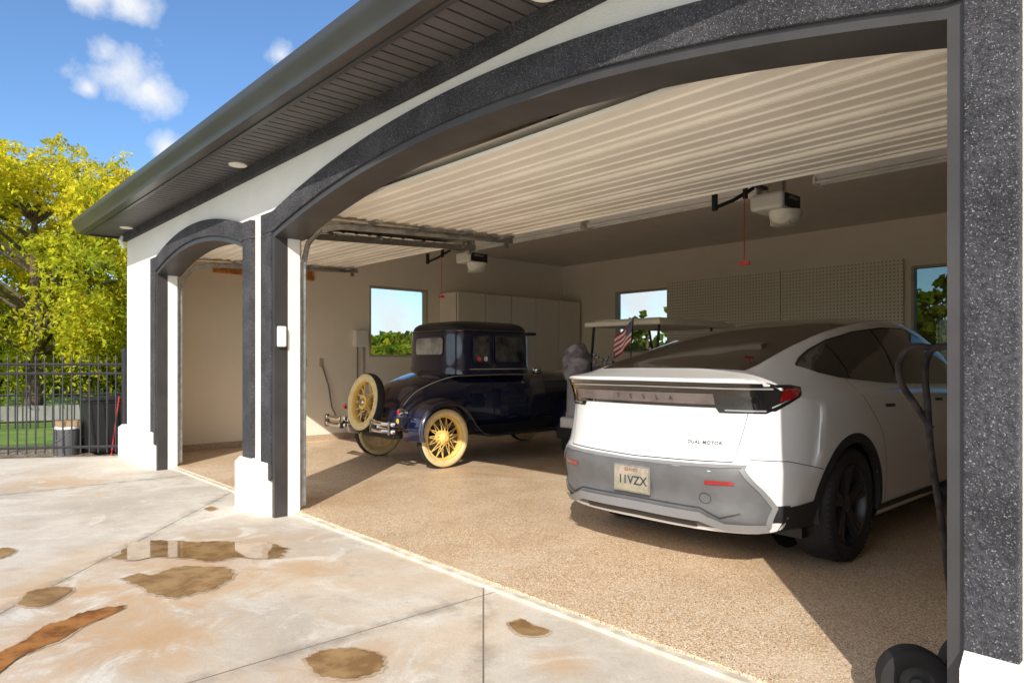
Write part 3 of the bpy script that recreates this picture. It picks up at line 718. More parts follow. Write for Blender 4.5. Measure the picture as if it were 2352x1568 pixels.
    for sd in (-1,1):
        M=MB(); M.tube([proj(y,1.155,'x',sd,cb,.006) for y in lin(.50,1.45,14)],.004,5); M.build('pinstripe',stripe,e,world=False)
        M=MB()
        M.tube([proj(y,min(1.10,tp(y)-.09),'x',sd,bvh,.006) for y in lin(-.36,1.6,34)],.0045,5)
        M.build('pinstripe',stripe,e,world=False)
    for sd in (-1,1):
        M=MB()
        stroke(M,[(.88,.50),(.88,1.13)],.008,'x',sd,bvh,.003); stroke(M,[(1.48,.50),(1.48,1.13)],.008,'x',sd,bvh,.003)
        stroke(M,[(.87,1.2),(.87,1.60)],.008,'x',sd,cb,.004)
        stroke(M,[(sd*.36,.72),(sd*.40,1.0)],.006,'y',-1,bvh,.003)
        M.build('panel_seam',black,e,world=False)
        M=MB()
        for k in range(14): y=1.95+k*.045; stroke(M,[(y,.72),(y,.98)],.014,'x',sd,bvh,.008,.1)
        M.build('hood_louvre',black,e,world=False)
    for sd in (-1,1): M=MB(); M.tube([(sd*.62,1.35,1.08),(sd*.655,1.35,1.08),(sd*.655,1.25,1.08)],.009); M.build('door_handle',chrome,e,world=False)
    for sd in (-1,1):
        M=MB()
        M.lathe([(0,.06),(.04,.05),(.05,0),(.04,-.05),(0,-.07)],'y',(sd*.60,1.66,1.13),16); M.cyl((sd*.5,1.66,1.10),(sd*.6,1.66,1.10),.012)
        M.build('cowl_lamp',chrome,e,smooth=True,world=False)
    def fender(path,x0,x1,sd,C0):
        P=smooth_poly(path,6); v=[];f=[]; m=9
        for i,p in enumerate(P):
            t=(P[min(i+1,len(P)-1)]-P[max(i-1,0)]).normalized()
            nn=Vector((-t.y,t.x)) if t.x>0 else Vector((t.y,-t.x))
            nn=Vector((p.x-C0[0],p.y-C0[1])).normalized() if C0 else nn
            for j in range(m):
                q=j/(m-1); x=x0+(x1-x0)*q; dip=-.075*max(0,(q-.35)/.65)**2.2-.02*(1-q)**3
                v.append((sd*x,p.x+nn.x*dip,p.y+nn.y*dip))
        for i in range(len(P)-1):
            for j in range(m-1): f.append((i*m+j,i*m+j+1,(i+1)*m+j+1,(i+1)*m+j))
        return v,f,m
    for sd in (-1,1):
        pr=[(-.43,.34),(-.455,.46),(-.41,.62),(-.28,.76),(-.05,.83),(.17,.79),(.34,.66),(.46,.50),(.56,.40),(.66,.365)]
        v,f,m=fender(pr,.50,.875,sd,(0,.36)); M=MB(); M.add(v,f); fo=M.build('rear_fender',navy,e,smooth=True,world=False,solid=.008)
        M=MB(); M.tube([Vector(v[i*m+m-2]) for i in range(len(v)//m)],.0045,5); M.build('fender_stripe',stripe,fo,world=False)
        pr=[(1.80,.365),(1.95,.40),(2.12,.55),(2.28,.72),(2.50,.83),(2.72,.85),(2.92,.78),(3.06,.62),(3.10,.48)]
        v,f,m=fender(pr,.40,.86,sd,None); M=MB(); M.add(v,f); M.build('front_fender',navy,e,smooth=True,world=False,solid=.008)
        M=MB(); M.box(sd*.55,sd*.86,.60,1.86,.335,.365); M.box(sd*.50,sd*.56,.4,2.0,.34,.50); M.build('running_board',black,e,bevel=.006,world=False)
        M=MB(); M.lathe([(0,.12),(.085,.11),(.10,.09),(.10,.06),(.07,-.03),(0,-.1)],'y',(sd*.36,2.82,.93),24); M.build('headlight',chrome,e,smooth=True,world=False)
    M=MB(); M.box(-.36,.36,-.45,2.9,.34,.46); M.box(-.5,.5,-.05,.05,.33,.39); M.cyl((-.7,0,.355),(.7,0,.355),.03); M.cyl((-.7,2.63,.355),(.7,2.63,.355),.03); M.box(-.42,.42,-.52,-.44,.44,.53)
    M.build('chassis',black,e,world=False)
    M=MB(); M.box(-.27,.27,2.77,2.83,.45,1.12); M.build('radiator',chrome,e,bevel=.03,world=False)
    def wheel(par,name,loc,axis,rot=(0,0,0)):
        wl=bpy.data.objects.new(name,None); sc.collection.objects.link(wl); wl.parent=par; wl.location=loc; wl.rotation_euler=rot
        M=MB(); prof=[(.262,.045),(.285,.062),(.315,.066),(.338,.052),(.352,.03),(.355,0),(.352,-.03),(.338,-.052),(.315,-.066),(.285,-.062),(.262,-.045)]
        M.lathe(prof,axis,(0,0,0),48)
        for i,fq in enumerate(M.f):
            k=i%10
            M.mi[i]=1 if k in (0,1,2,7,8,9) else 0
        M.build('tyre',[rubber,wwall],wl,smooth=True,world=False)
        M=MB(); M.lathe([(.265,.045),(.25,.05),(.242,.035),(.235,0),(.242,-.035),(.25,-.05),(.265,-.045)],axis,(0,0,0),48)
        M.lathe([(.0,.075),(.03,.075),(.045,.06),(.07,.045),(.085,.02),(.085,-.05),(0,-.05)],axis,(0,0,0),24)
        for k in range(30):
            a=2*math.pi*k/30; a2=a+(.35 if k%2 else -.35)*.9; h0=.045 if k%3 else -.03
            def pt(r,a,h): 
                return (h,r*math.cos(a),r*math.sin(a)) if axis=='x' else (r*math.sin(a),h,r*math.cos(a))
            M.cyl(pt(.075,a,h0),pt(.24,a2,0),.0048,n=5)
        M.build('rim',yel,wl,smooth=True,world=False)
        return wl
    for sd in (-1,1):
        wheel(e,'wheel',(sd*.71,0,.355),'x'); wheel(e,'wheel',(sd*.71,2.63,.355),'x')
    sp=wheel(e,'spare_wheel',(-.02,-.60,.76),'y',(math.radians(-9),0,0))
    M=MB(); M.lathe([(0,-.085),(.04,-.082),(.05,-.06)],'y',(0,0,0),20); M.build('hub_cap',chrome,sp,smooth=True,world=False)
    M=MB(); M.cyl((-.02,-.60,.74),(-.02,-.38,.70),.04); M.build('spare_mount',black,e,world=False)
    for sd in (-1,1):
        M=MB()
        for z in (.475,.555):
            M.tube([(sd*.32,-.70,z),(sd*.38,-.735,z),(sd*.52,-.745,z),(sd*.70,-.735,z),(sd*.80,-.70,z)],.026,8)
        M.box(sd*.33,sd*.365,-.76,-.71,.44,.59); M.box(sd*.72,sd*.755,-.76,-.71,.44,.59)
        M.tube([(sd*.44,-.72,.51),(sd*.40,-.40,.45)],.016)
        M.build('bumper',chrome,e,smooth=True,world=False)
        M=MB(); M.lathe([(0,-.06),(.035,-.055),(.042,-.02),(.03,.03),(0,.05)],'y',(sd*.62,-.50,.68),16); M.cyl((sd*.62,-.49,.68),(sd*.50,-.33,.60),.012)
        tl=M.build('tail_light',chrome,e,smooth=True,world=False)
        M=MB(); M.lathe([(0,-.066),(.028,-.062)],'y',(sd*.62,-.50,.68),16); M.build('lens',MC['red_lens'],tl,world=False)
    M=MB(); M.box(.52,.72,-.56,-.55,.50,.62); M.build('number_plate',S('plate_black',(.015,.015,.03),.4),e,world=False)
    M=MB(); M.lathe([(0,-.568),(.032,-.568)],'y',(.62,0,.575),20); M.build('emblem',S('emblem_gold',(.6,.42,.08),.4),e,world=False)
    for yy,c in ((.64,(.5,.08,.08)),(.75,(.6,.6,.6))):
        M=MB(); q=[(yy+.032*math.cos(a),1.285+.032*math.sin(a)) for a in lin(0,2*math.pi*15/16,16)]; patch(M,q,'x',1,cb,.009,.1); M.build('window_sticker',S('sticker%.2f'%yy,c,.5,var=.5,vs=40),e,world=False)
coupe()
# ================================================================= GOLF CART
def cart():
    e=thing('golf_cart',(-5.5,6.2,.03),'white golf cart with beige roof parked between the cars','golf cart')
    wh=S('cart_white',(.75,.74,.72),.3,coat=.6,var=.04); bei=S('cart_roof',(.86,.79,.66),.5,var=.04); seat=S('cart_seat',(.45,.40,.32),.6)
    M=MB(); M.box(-.60,.60,.62,2.35,1.70,1.76); M.box(-.52,.52,.72,2.25,1.76,1.79); M.build('roof',bei,e,bevel=.025,world=False)
    M=MB()
    for s in (-1,1):
        M.tube([(s*.52,.70,.75),(s*.52,.66,1.2),(s*.52,.72,1.70)],.017); M.tube([(s*.50,2.2,.75),(s*.50,1.95,1.5),(s*.50,1.9,1.70)],.017)
    M.tube([(-.5,.68,1.0),(.5,.68,1.0)],.015); M.tube([(.15,1.75,.8),(.15,1.55,1.05)],.02); M.lathe([(.17,0),(.185,.012),(.2,0),(.185,-.012)],'z',(.2,1.5,1.07),20,closed=True)
    M.build('frame',black,e,world=False)
    M=MB(); M.box(-.60,.60,.25,1.2,.30,.62); M.box(-.58,.58,.12,.35,.34,.55); M.box(-.56,.56,1.2,2.1,.27,.33); M.box(-.58,.58,2.05,2.45,.30,.82); M.build('body',wh,e,bevel=.06,world=False)
    M=MB(); M.box(-.58,.58,.06,.14,.28,.42); M.build('rear_bumper',black,e,bevel=.02,world=False)
    M=MB(); M.box(-.52,.52,.85,1.35,.64,.76); M.box(-.52,.52,.74,.86,.80,1.15); M.build('seat',seat,e,bevel=.04,world=False)
    for s in (-1,1):
        for y in (.42,2.15):
            wl=bpy.data.objects.new('wheel',None); sc.collection.objects.link(wl); wl.parent=e; wl.location=(s*.53,y,.23)
            M=MB(); M.lathe([(.12,s*.09),(.17,s*.105),(.215,s*.095),(.23,s*.06),(.23,-s*.06),(.215,-s*.095),(.12,-s*.09)],'x',(0,0,0),28); M.build('tyre',rubber,wl,smooth=True,world=False)
            M=MB(); M.lathe([(.12,s*.085),(.10,s*.06),(.04,s*.07),(0,s*.075)],'x',(0,0,0),20); M.build('rim',whitep,wl,smooth=True,world=False)
    for X,c in ((-.34,(.28,.28,.30)),(.10,(.06,.06,.07))):
        gb=thing('golf_bag',(-5.5+X,6.38,.60),'grey golf bag with fabric rain hood on cart' if X<0 else 'black golf bag with clubs strapped on cart','golf bag')
        M=MB(); M.lathe([(.0,0),(.12,.0),(.125,.1),(.115,.4),(.13,.55),(.13,.62),(.0,.62)],'z',(0,0,0),20); M.build('bag_body',S('bag%.1f'%X,c,.8,bp=.3,bs=25),gb,smooth=True,world=False)
        M=MB()
        if X<0:
            pts=[(.14,.48),(.17,.56),(.165,.64),(.175,.70),(.15,.76),(.14,.82),(.09,.87),(.04,.89),(0,.895)]
            M.lathe(pts,'z',(0,0,0),28)
            M.v=[(x+.03*math.sin(z*34+x*24),y+.03*math.cos(z*28+y*30),z+.03*math.sin(x*22+y*9)) for x,y,z in M.v]
            M.build('rain_hood',S('hood_fabric',(.24,.225,.25),.8,bp=.8,bs=9,var=.35,vs=8),gb,smooth=True,world=False)
        else:
            for k in range(9):
                a=k*2.4; p=Vector((.09*math.cos(a),.09*math.sin(a),.55)); q=p+Vector((.03*math.cos(a),.03*math.sin(a),.12+.03*(k%4)))
                M.cyl(p,q,.005,n=6); M.lathe([(0,-.02),(.022,-.008),(.02,.012),(0,.02)],'z',q,10)
            M.build('golf_club',S('club_dark',(.2,.2,.21),.25,metal=.8),gb,smooth=True,world=False)
    fl=thing('flag',(-5.20,6.62,1.0),'small striped american flag on a pole at the cart','flag')
    M=MB(); M.cyl((0,0,0),(.06,0,.80),.008,n=8); M.build('pole',black,fl,world=False)
    fm,nt,b=nm('flag_cloth'); s=N(nt,'ShaderNodeUVMap'); sp=N(nt,'ShaderNodeSeparateXYZ'); nt.links.new(s.outputs[0],sp.inputs[0])
    st=math_(nt,'GREATER_THAN',math_(nt,'FRACT',math_(nt,'MULTIPLY',sp.outputs[1],4.5)),.5)
    c=mix(nt,st,(.50,.02,.03),(.78,.76,.74))
    can=math_(nt,'MULTIPLY',math_(nt,'LESS_THAN',sp.outputs[0],.4),math_(nt,'GREATER_THAN',sp.outputs[1],.46))
    ua=math_(nt,'SUBTRACT',math_(nt,'FRACT',math_(nt,'MULTIPLY',sp.outputs[0],12)),.5); ub=math_(nt,'SUBTRACT',math_(nt,'FRACT',math_(nt,'MULTIPLY',sp.outputs[1],9)),.5)
    dd=math_(nt,'SQRT',math_(nt,'ADD',math_(nt,'MULTIPLY',ua,ua),math_(nt,'MULTIPLY',ub,ub)))
    star=mix(nt,math_(nt,'LESS_THAN',dd,.25),(.01,.02,.10),(.6,.6,.65))
    nt.links.new(mix(nt,can,c,star),b.inputs['Base Color']); b.inputs['Roughness'].default_value=.8
    me=bpy.data.meshes.new('cloth'); vv=[];ff=[];uv=[]
    for i in range(13):
        for j in range(7):
            u,w=i/12,j/6; vv.append((.05+.02*w-u*.24, -.03-.04*math.sin(u*7+w)*u,.78-.27*(1-w)-u*.20)); uv.append((u,w))
    for i in range(12):
        for j in range(6): ff.append((i*7+j,(i+1)*7+j,(i+1)*7+j+1,i*7+j+1))
    me.from_pydata(vv,[],ff); ul=me.uv_layers.new(name='UVMap')
    for l in me.loops: ul.data[l.index].uv=uv[l.vertex_index]
    me.materials.append(fm); o=bpy.data.objects.new('cloth',me); sc.collection.objects.link(o); o.parent=fl
cart()
# ================================================================= HAND TRUCK
ht=thing('hand_truck',(-.80,2.8,.03),'black hand truck with curved handles beside the door post','hand truck')
M=MB()
tb=S('old_black_tube',(.03,.022,.02),.7,var=.5,vs=20,spec=.2)
M.tube(smooth_poly([(-.74,2.80,.14),(-.775,2.78,.6),(-.815,2.76,.95),(-.825,2.755,1.12),(-.832,2.75,1.24),(-.82,2.75,1.305),(-.79,2.75,1.33),(-.70,2.75,1.335),(-.62,2.76,1.32)],6),.012,10)
M.tube(smooth_poly([(-.815,2.755,1.04),(-.86,2.75,1.12),(-.905,2.75,1.19),(-.92,2.75,1.25),(-.905,2.75,1.305),(-.865,2.75,1.335),(-.80,2.76,1.325)],6),.012,10)
M.tube(smooth_poly([(-.60,3.05,.14),(-.62,3.03,.6),(-.63,3.0,1.1)],5),.013,10)
for z in (.3,.6,.9): M.cyl((-.76,2.78,z),(-.62,3.02,z),.010)
M.build('frame',tb,ht)
M=MB(); M.box(-.72,-.50,2.75,3.1,.035,.05); M.build('toe_plate',black,ht)
for X,Y in ((-.855,2.70),(-.735,2.98)):
    wl=bpy.data.objects.new('wheel',None); sc.collection.objects.link(wl); wl.parent=ht; wl.location=Vector((X,Y,.15))-ht.location; wl.rotation_euler=(0,0,math.radians(35))
    M=MB(); M.lathe([(.06,-.035),(.09,-.045),(.115,-.035),(.122,0),(.115,.035),(.09,.045),(.06,.035)],'y',(0,0,0),36); M.build('tyre',rubber,wl,smooth=True,world=False)
    M=MB(); M.lathe([(.062,-.03),(.05,-.015),(.02,-.02),(.02,-.04),(0,-.04)],'y',(0,0,0),24); M.lathe([(.062,.03),(.05,.015),(0,.02)],'y',(0,0,0),24); M.build('rim',S('hub_grey',(.05,.05,.05),.6),wl,smooth=True,world=False)
# ================================================================= puddles on driveway
def blob(px,name,mt,z,grow=0,jit=.004):
    P=smooth_poly([Vector(g(*p)) for p in px]+[Vector(g(*px[0]))],9)[:-1]
    c=sum(P,Vector((0,0)))/len(P)
    v=[]
    for i,p in enumerate(P):
        d=(p-c); r=d.length; k=1+grow/r+.03*math.sin(i*1.7)+.02*math.sin(i*.61+2)
        q=c+d*k; v.append((q.x+random.uniform(-jit,jit),q.y+random.uniform(-jit,jit),z))
    M=MB(); M.add(v,[tuple(range(len(v)))]); return M.build(name,mt,kind='structure')
def wet(name,c1,c2,r0,r1,spec=.6):
    m,nt,b=nm(name); k=noise(nt,6,6,.65)
    nt.links.new(mix(nt,mr(nt,k,.42,.58),c1,c2),b.inputs['Base Color']); nt.links.new(mr(nt,noise(nt,3,4),.42,.58,r0,r1),b.inputs['Roughness']); b.inputs['Specular IOR Level'].default_value=spec
    bump(nt,b,noise(nt,60,4),.15,.004) if r0>.1 else None; return m
wat=wet('puddle_water',(.24,.13,.045),(.38,.24,.11),.02,.06,.6); damp=wet('damp_brown',(.25,.14,.058),(.38,.24,.11),.5,.75,.25); rust=wet('rust_stain',(.20,.07,.014),(.40,.17,.045),.45,.7,.3)
edge=wet('damp_edge',(.42,.31,.21),(.56,.45,.33),.6,.8,.3)
BL=[([(262,1283),(300,1250),(335,1243),(400,1242),(450,1246),(520,1244),(570,1250),(612,1246),(655,1262),(640,1280),(590,1284),(540,1280),(490,1290),(440,1284),(360,1280),(310,1288)],'puddle',wat),
([(280,1330),(320,1318),(352,1322),(400,1305),(470,1302),(530,1308),(522,1335),(470,1358),(400,1372),(345,1362),(318,1345)],'puddle',damp),
([(40,1388),(70,1360),(120,1350),(165,1352),(140,1375),(90,1395)],'puddle',damp),
([(-20,1265),(10,1259),(33,1263),(20,1276),(-20,1285)],'puddle',damp),
([(-30,1535),(0,1500),(60,1470),(100,1440),(150,1425),(200,1405),(285,1394),(250,1415),(190,1440),(140,1470),(90,1490),(40,1515),(-20,1560)],'rust_stain',rust),
([(703,1515),(740,1496),(800,1490),(860,1500),(882,1525),(850,1550),(780,1560),(725,1548)],'puddle',damp),
([(1170,1432),(1200,1424),(1225,1438),(1260,1448),(1245,1460),(1200,1458),(1180,1448)],'puddle',damp),
([(472,1168),(485,1164),(497,1168),(483,1173)],'puddle',damp)]
for px,n_,mt in BL:
    st=random.getstate(); blob(px,'damp_patch',edge,.003,.018); random.setstate(st); blob(px,n_,mt,.0065,0)
# ================================================================= FENCE, BINS
fen=thing('iron_fence',(-10.4,2.35,0),'black metal picket fence with spear tips beside the garage','fence')
ironm=S('iron',(.03,.03,.033),.45,var=.1)
p0=Vector((-10.39,2.36,0)); d=Vector((-.52,-.854,0)).normalized()
M=MB()
for k in range(1,36):
    p=p0+d*(.108*k); 
    M.cyl(p+Vector((0,0,.06)),p+Vector((0,0,1.30)),.010,n=6); M.cyl(p+Vector((0,0,1.30)),p+Vector((0,0,1.38)),.013,.001,n=6)
M.build('pickets',ironm,fen)
for z in (.14,1.12,1.24): M=MB(); M.cyl(p0+Vector((0,0,z)),p0+d*3.9+Vector((0,0,z)),.018,n=4); M.build('rail',ironm,fen)
for k in (0,2.1,3.9):
    M=MB(); p=p0+d*k; M.box(p.x-.03,p.x+.03,p.y-.03,p.y+.03,-.05,1.42); M.lathe([(.045,0),(.045,.02),(0,.05)],'z',(p.x,p.y,1.42),12); M.build('post',ironm,fen)
ff=thing('iron_fence',(-19,.5,0),'low dark picket fence across the lawn','fence')
M=MB(); q0=Vector((-15.5,5.0,0)); q1=Vector((-19.5,-9,0))
for k in range(120):
    p=q0.lerp(q1,k/119); M.cyl(p+Vector((0,0,-.03)),p+Vector((0,0,.75)),.012,n=4)
M.cyl(q0+Vector((0,0,.62)),q1+Vector((0,0,.62)),.018,n=4); M.cyl(q0+Vector((0,0,.1)),q1+Vector((0,0,.1)),.018,n=4); M.build('pickets',ironm,ff)
M=MB(); M.add([(-17.3,6,-.03),(-17.5,6,-.03),(-22.3,-11,-.03),(-22.1,-11,-.03),(-17.3,6,.3),(-17.5,6,.3),(-22.3,-11,.3),(-22.1,-11,.3)],[(0,1,5,4),(1,2,6,5),(2,3,7,6),(3,0,4,7),(4,5,6,7)]); M.build('garden_wall',S('grey_block',(.25,.245,.23),.9),label='low grey concrete garden wall behind the lawn',cat='wall')
bn=thing('trash_bin',(-11.1,2.3,-.015),'black wheeled trash bin beside the garage wall','trash bin')
M=MB(); a=.24;c=.30
M.add([(-a,-a,.05),(a,-a,.05),(a,a,.05),(-a,a,.05),(-c,-c,.74),(c,-c,.74),(c,c,.74),(-c,c,.74)],[(0,3,2,1),(4,5,6,7),(0,1,5,4),(1,2,6,5),(2,3,7,6),(3,0,4,7)]); M.box(-c-.015,c+.015,-c-.015,c+.015,.72,.75); M.build('bin_body',black,bn,bevel=.03,world=False)
M=MB(); M.box(-c-.03,c+.03,-c-.05,c+.04,.752,.80); M.cyl((-.25,c+.06,.78),(.25,c+.06,.78),.018); M.build('lid',black,bn,bevel=.02,world=False)
for s in (-1,1): M=MB(); M.cyl((s*.26,.22,.09),(s*.20,.22,.09),.09); M.build('wheel',rubber,bn,world=False)
for i,(X,Y,cm) in enumerate(((-11.42,2.14,black),(-11.25,1.84,S('bucket_grey',(.10,.10,.105),.5)))):
    bk=thing('bucket',(X,Y,-.015),'black plastic bucket behind fence' if i==0 else 'dark grey plastic bucket with pale rim','bucket')
    M=MB(); M.lathe([(0,.0),(.14,.0),(.155,.36),(.163,.365)],'z',(0,0,0),24); M.build('bucket_body',cm,bk,smooth=True,world=False)
    M=MB(); M.lathe([(.164,.362),(.168,.37),(.165,.395),(0,.397)],'z',(0,0,0),24); M.build('lid',whitep if i else cm,bk,smooth=True,world=False)
    M=MB(); M.tube([(-.16,0,.34),(-.12,-.12,.22),(0,-.17,.18),(.12,-.12,.22),(.16,0,.34)],.004,5); M.build('handle',steel,bk,world=False)
M=MB(); M.box(-11.40,-11.12,1.72,1.98,.385,.455); M.build('cardboard_box',S('cardboard',(.38,.25,.14),.9),bevel=.004,label='flattened brown cardboard box on a bucket',cat='box')
M=MB(); M.cyl((-10.62,2.25,0),(-10.55,2.33,.80),.009,n=8); M.build('shovel_handle',redp,label='thin red handle leaning by the fence post',cat='tool handle')
# ================================================================= TREES
def leaves_mesh(C,size,asp,cols,name,parent,droop=.2):
    n=len(C); 
    a=np.random.normal(size=(n,3)); a[:,2]-=droop; a/=np.linalg.norm(a,axis=1)[:,None]
    b=np.random.normal(size=(n,3)); b-=a*(a*b).sum(1)[:,None]; b/=np.linalg.norm(b,axis=1)[:,None]
    s=size*np.random.uniform(.6,1.4,size=(n,1)); a=a*s; b=b*s*asp
    V=np.stack([C-a,C+b*.9,C+a,C-b*.9],1).reshape(-1,3)
    me=bpy.data.meshes.new(name); me.vertices.add(4*n); me.vertices.foreach_set('co',V.astype(np.float32).ravel())
    me.loops.add(4*n); me.loops.foreach_set('vertex_index',np.arange(4*n,dtype=np.int32)); me.polygons.add(n)
    me.polygons.foreach_set('loop_start',np.arange(0,4*n,4,dtype=np.int32)); me.polygons.foreach_set('loop_total',np.full(n,4,dtype=np.int32))
    me.update(); ca=me.color_attributes.new('Col','FLOAT_COLOR','POINT')
    cc=np.concatenate([np.repeat(cols,4,axis=0),np.ones((4*n,1))],1); ca.data.foreach_set('color',cc.astype(np.float32).ravel())
    me.materials.append(leafm); o=bpy.data.objects.new(name,me); sc.collection.objects.link(o); o.parent=parent; return o
def tree(base,h,R,zlow,nspray,nleaf,size,yellow,label,seed,cat='tree',trunk=.16,asp=.45,sprl=.9,nc=46,bright=1.0):
    rs=np.random.RandomState(seed); np.random.seed(seed)
    e=thing('tree' if cat=='tree' else 'bush',base,label,cat)
    M=MB(); th=h*.35
    M.tube([(0,0,-.1),(.05,.03,th*.5),(.0,.08,th),(.1,0,h*.62),(.05,.1,h*.85)],[trunk*1.3,trunk,trunk*.8,trunk*.45,trunk*.12],10)
    zc=(zlow+h)/2; hz=(h-zlow)/2
    cl=[]
    while len(cl)<nc:
        v=rs.normal(size=3); v/=np.linalg.norm(v); rad=rs.uniform(.35,1.0)**.6
        p=v*rad*np.array([R,R,hz]); 
        if p[2]<0: p[:2]*=1-.15*abs(p[2])/hz
        cl.append((p+np.array([0,0,zc]),R*rs.uniform(.13,.30),rs.rand()))
    for c,cr,_ in cl[::2]:
        q=Vector(c); z0=max(th*.6,min(h*.7,q.z-.5*math.hypot(q.x,q.y))); p=Vector((.03,.05,z0)); m_=p.lerp(q,.5)+Vector((0,0,.12*(q-p).length))
        M.tube([p,m_,q],[trunk*.38,trunk*.2,trunk*.05],6)
    M.build('trunk',bark,e,world=False,smooth=True)
    Cs=[];K=[]
    for i in range(nspray):
        c,cr,tone=cl[rs.randint(nc)]
        v=rs.normal(size=3); v/=np.linalg.norm(v); s=c+v*cr*rs.uniform(.2,1.0)
        out=s-np.array([0,0,zc]); out[2]*=.3; out/=np.linalg.norm(out)+1e-6
        d_=out+rs.normal(size=3)*.5; d_/=np.linalg.norm(d_); Ls=sprl*rs.uniform(.5,1.1)
        t=rs.rand(nleaf); P=s+np.outer(t*Ls,d_); P[:,2]-=(t**2)*Ls*.55; P+=rs.normal(size=P.shape)*.045*sprl
        hgt=np.clip((s[2]-zlow)/(h-zlow),0,1); y=np.clip(yellow*(.45+.75*hgt)*(.5+tone)+rs.normal()*.12,0,1)
        dk=.8+.4*rs.rand()
        c1=np.array([.21,.35,.03]); c2=np.array([.82,.71,.05]); col=(c1*(1-y)+c2*y)*dk*bright
        Cs.append(P); K.append(np.tile(col,(nleaf,1))*rs.uniform(.75,1.2,size=(nleaf,1)))
    leaves_mesh(np.concatenate(Cs),size,asp,np.clip(np.concatenate(K),0,.88),'crown',e)
    return e
def at(px,zf): r=(px-1176)/F; return (zf*(CA*r-CB),zf*(CB*r+CA))
x,y=at(75,15.5); tree((x,y,-.03),6.35,2.8,.7,2900,30,.056,.9,'yellow green honey locust tree behind the fence',3,nc=82)
x,y=at(285,18); tree((x,y,-.03),5.7,1.7,.9,1200,28,.066,.8,'green honey locust tree beside the garage',11,nc=44)
x,y=at(-190,18); tree((x,y,-.03),6.9,2.6,1.0,1000,28,.075,.6,'tall yellow green locust tree on the lawn',17,nc=50)
x,y=at(1120,18.5); tree((x,y,-.03),5.9,2.1,3.0,420,24,.075,.25,'green locust tree seen through window',23,sprl=.8)
x,y=at(880,22); tree((x,y,-.03),2.1,1.4,.2,400,30,.10,.25,'green bush seen through side window',29,cat='bush',trunk=.1,asp=.8,sprl=.4,bright=.7)
x,y=at(975,24); tree((x,y,-.03),2.1,1.6,.2,400,30,.10,.1,'green bush across the yard',31,cat='bush',trunk=.1,asp=.8,sprl=.4,bright=.7)
x,y=at(1480,19); tree((x,y,-.03),2.45,2.2,.3,500,30,.09,.05,'dark green bush behind the garage',37,cat='bush',trunk=.1,asp=.8,bright=.4,sprl=.4)
x,y=at(2160,13.5); tree((x,y,-.03),2.6,1.8,.3,400,30,.09,.2,'green bush behind the patio door',41,cat='bush',trunk=.1,asp=.8,bright=.5)
for i,(px,zf,hh,R,yl) in enumerate(((20,30,4.0,3.4,.3),(140,34,4.6,4.0,.5),(250,28,3.4,3.0,.2),(-80,32,5,4,.3))):
    x,y=at(px,zf); tree((x,y,-.03),hh,R,.1,700,28,.15,yl,'rounded dark green tree far behind the lawn',50+i,trunk=.15,asp=.8,bright=.45)
rs=np.random.RandomState(5); n=26000
t=rs.rand(n); P=np.stack([-42-14*t+rs.normal(size=n)*1.2,30-60*t+rs.normal(size=n),np.abs(rs.rand(n))**.7*(2.4+.7*np.sin(t*37)+.5*np.sin(t*91))],1)
K=np.array([.07,.12,.025])[None]*rs.uniform(.5,1.6,size=(n,1))
o=leaves_mesh(P,.32,.8,K,'distant_hedge',None); o['kind']='stuff'; o['label']='dark green hedge far off'; o['category']='hedge'
P2=P.copy(); P2[:,0]=-45+90*t; P2[:,1]=44+rs.normal(size=n)*1.3; o=leaves_mesh(P2,.32,.8,K,'distant_hedge',None); o['kind']='stuff'; o['label']='dark green hedge far off'; o['category']='hedge'
# ================================================================= LIGHT & CAMERA
az=Vector((.65,-.76,0)).normalized(); el=math.radians(31.5)
sd=Vector((-az.x*math.cos(el),-az.y*math.cos(el),-math.sin(el)))
ld=bpy.data.lights.new('sun','SUN'); ld.energy=5.0; ld.angle=math.radians(.5); ld.color=(1,.94,.83)
lo=bpy.data.objects.new('sun',ld); lo.rotation_euler=sd.to_track_quat('-Z','Y').to_euler(); sc.collection.objects.link(lo)
w=bpy.data.worlds.new('World'); sc.world=w; w.use_nodes=True; nt=w.node_tree; bg=nt.nodes['Background']
sky=nt.nodes.new('ShaderNodeTexSky'); sky.sky_type='NISHITA'; sky.sun_disc=False; sky.sun_elevation=el; sky.sun_rotation=math.atan2(az.x,az.y); sky.air_density=1.0; sky.dust_density=.3; sky.ozone_density=1.5
tc=nt.nodes.new('ShaderNodeTexCoord'); gen=tc.outputs['Generated']
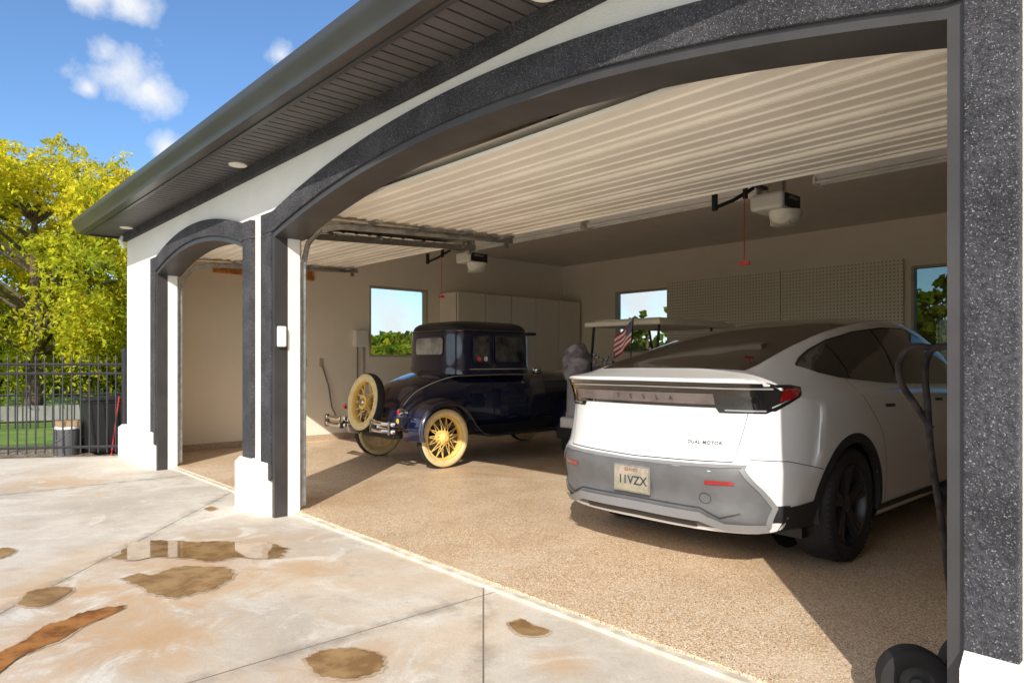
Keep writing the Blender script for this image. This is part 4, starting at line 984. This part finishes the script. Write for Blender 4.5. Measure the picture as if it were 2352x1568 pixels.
col=mix(nt,1.0,sky.outputs[0],(.78,1.0,1.24),'MULTIPLY')
nz=nt.nodes.new('ShaderNodeTexNoise'); nz.inputs['Scale'].default_value=14; nz.inputs['Detail'].default_value=8; nz.inputs['Roughness'].default_value=.6; nt.links.new(gen,nz.inputs['Vector'])
def clouds_and_fill(base,CL,colr,amp):
    mask=None
    for dv,R in CL:
        vm=nt.nodes.new('ShaderNodeVectorMath'); vm.operation='DISTANCE'; nt.links.new(gen,vm.inputs[0]); vm.inputs[1].default_value=dv
        k=math_(nt,'SUBTRACT',1.0,math_(nt,'DIVIDE',vm.outputs['Value'],R))
        k=math_(nt,'MAXIMUM',k,-1.5)
        mask=k if mask is None else math_(nt,'MAXIMUM',mask,k)
    mm=math_(nt,'ADD',mask,math_(nt,'MULTIPLY',math_(nt,'SUBTRACT',nz.outputs['Fac'],.5),amp))
    return mix(nt,math_(nt,'MULTIPLY',mr(nt,mm,.0,1.0),.9),base,colr)
c1=clouds_and_fill(col,[(ray(px,py).normalized(),R) for px,py,R in ((285,165,.048),(345,210,.032),(240,120,.028),(295,5,.03),(200,-10,.032),(645,125,.020),(205,205,.016),(390,350,.025),(1470,700,.12),(900,770,.08))],(6.6,6.7,6.8),2.8)
c2=clouds_and_fill(c1,[(Vector(v).normalized(),R) for v,R in (((.3,-1,.45),.95),((-.5,-1,.5),.6),((1,-.5,.5),.75),((.1,-.6,1),.6),((.8,.3,.6),.5))],(9.6,9.2,8.7),2.6)  # unseen cloud banks out of view, added as warm fill for the interior
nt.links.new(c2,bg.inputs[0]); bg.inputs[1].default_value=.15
cd=bpy.data.cameras.new('Camera'); cd.sensor_width=36; cd.lens=F/2352*36; cd.shift_y=46/2352; cd.clip_end=2000; cd.clip_start=.05
co=bpy.data.objects.new('Camera',cd); co.location=(0,0,H); co.rotation_euler=(math.pi/2,0,math.atan2(CB,CA)); sc.collection.objects.link(co); sc.camera=co
sc.view_settings.view_transform='Standard'; sc.view_settings.look='None'; sc.view_settings.exposure=0
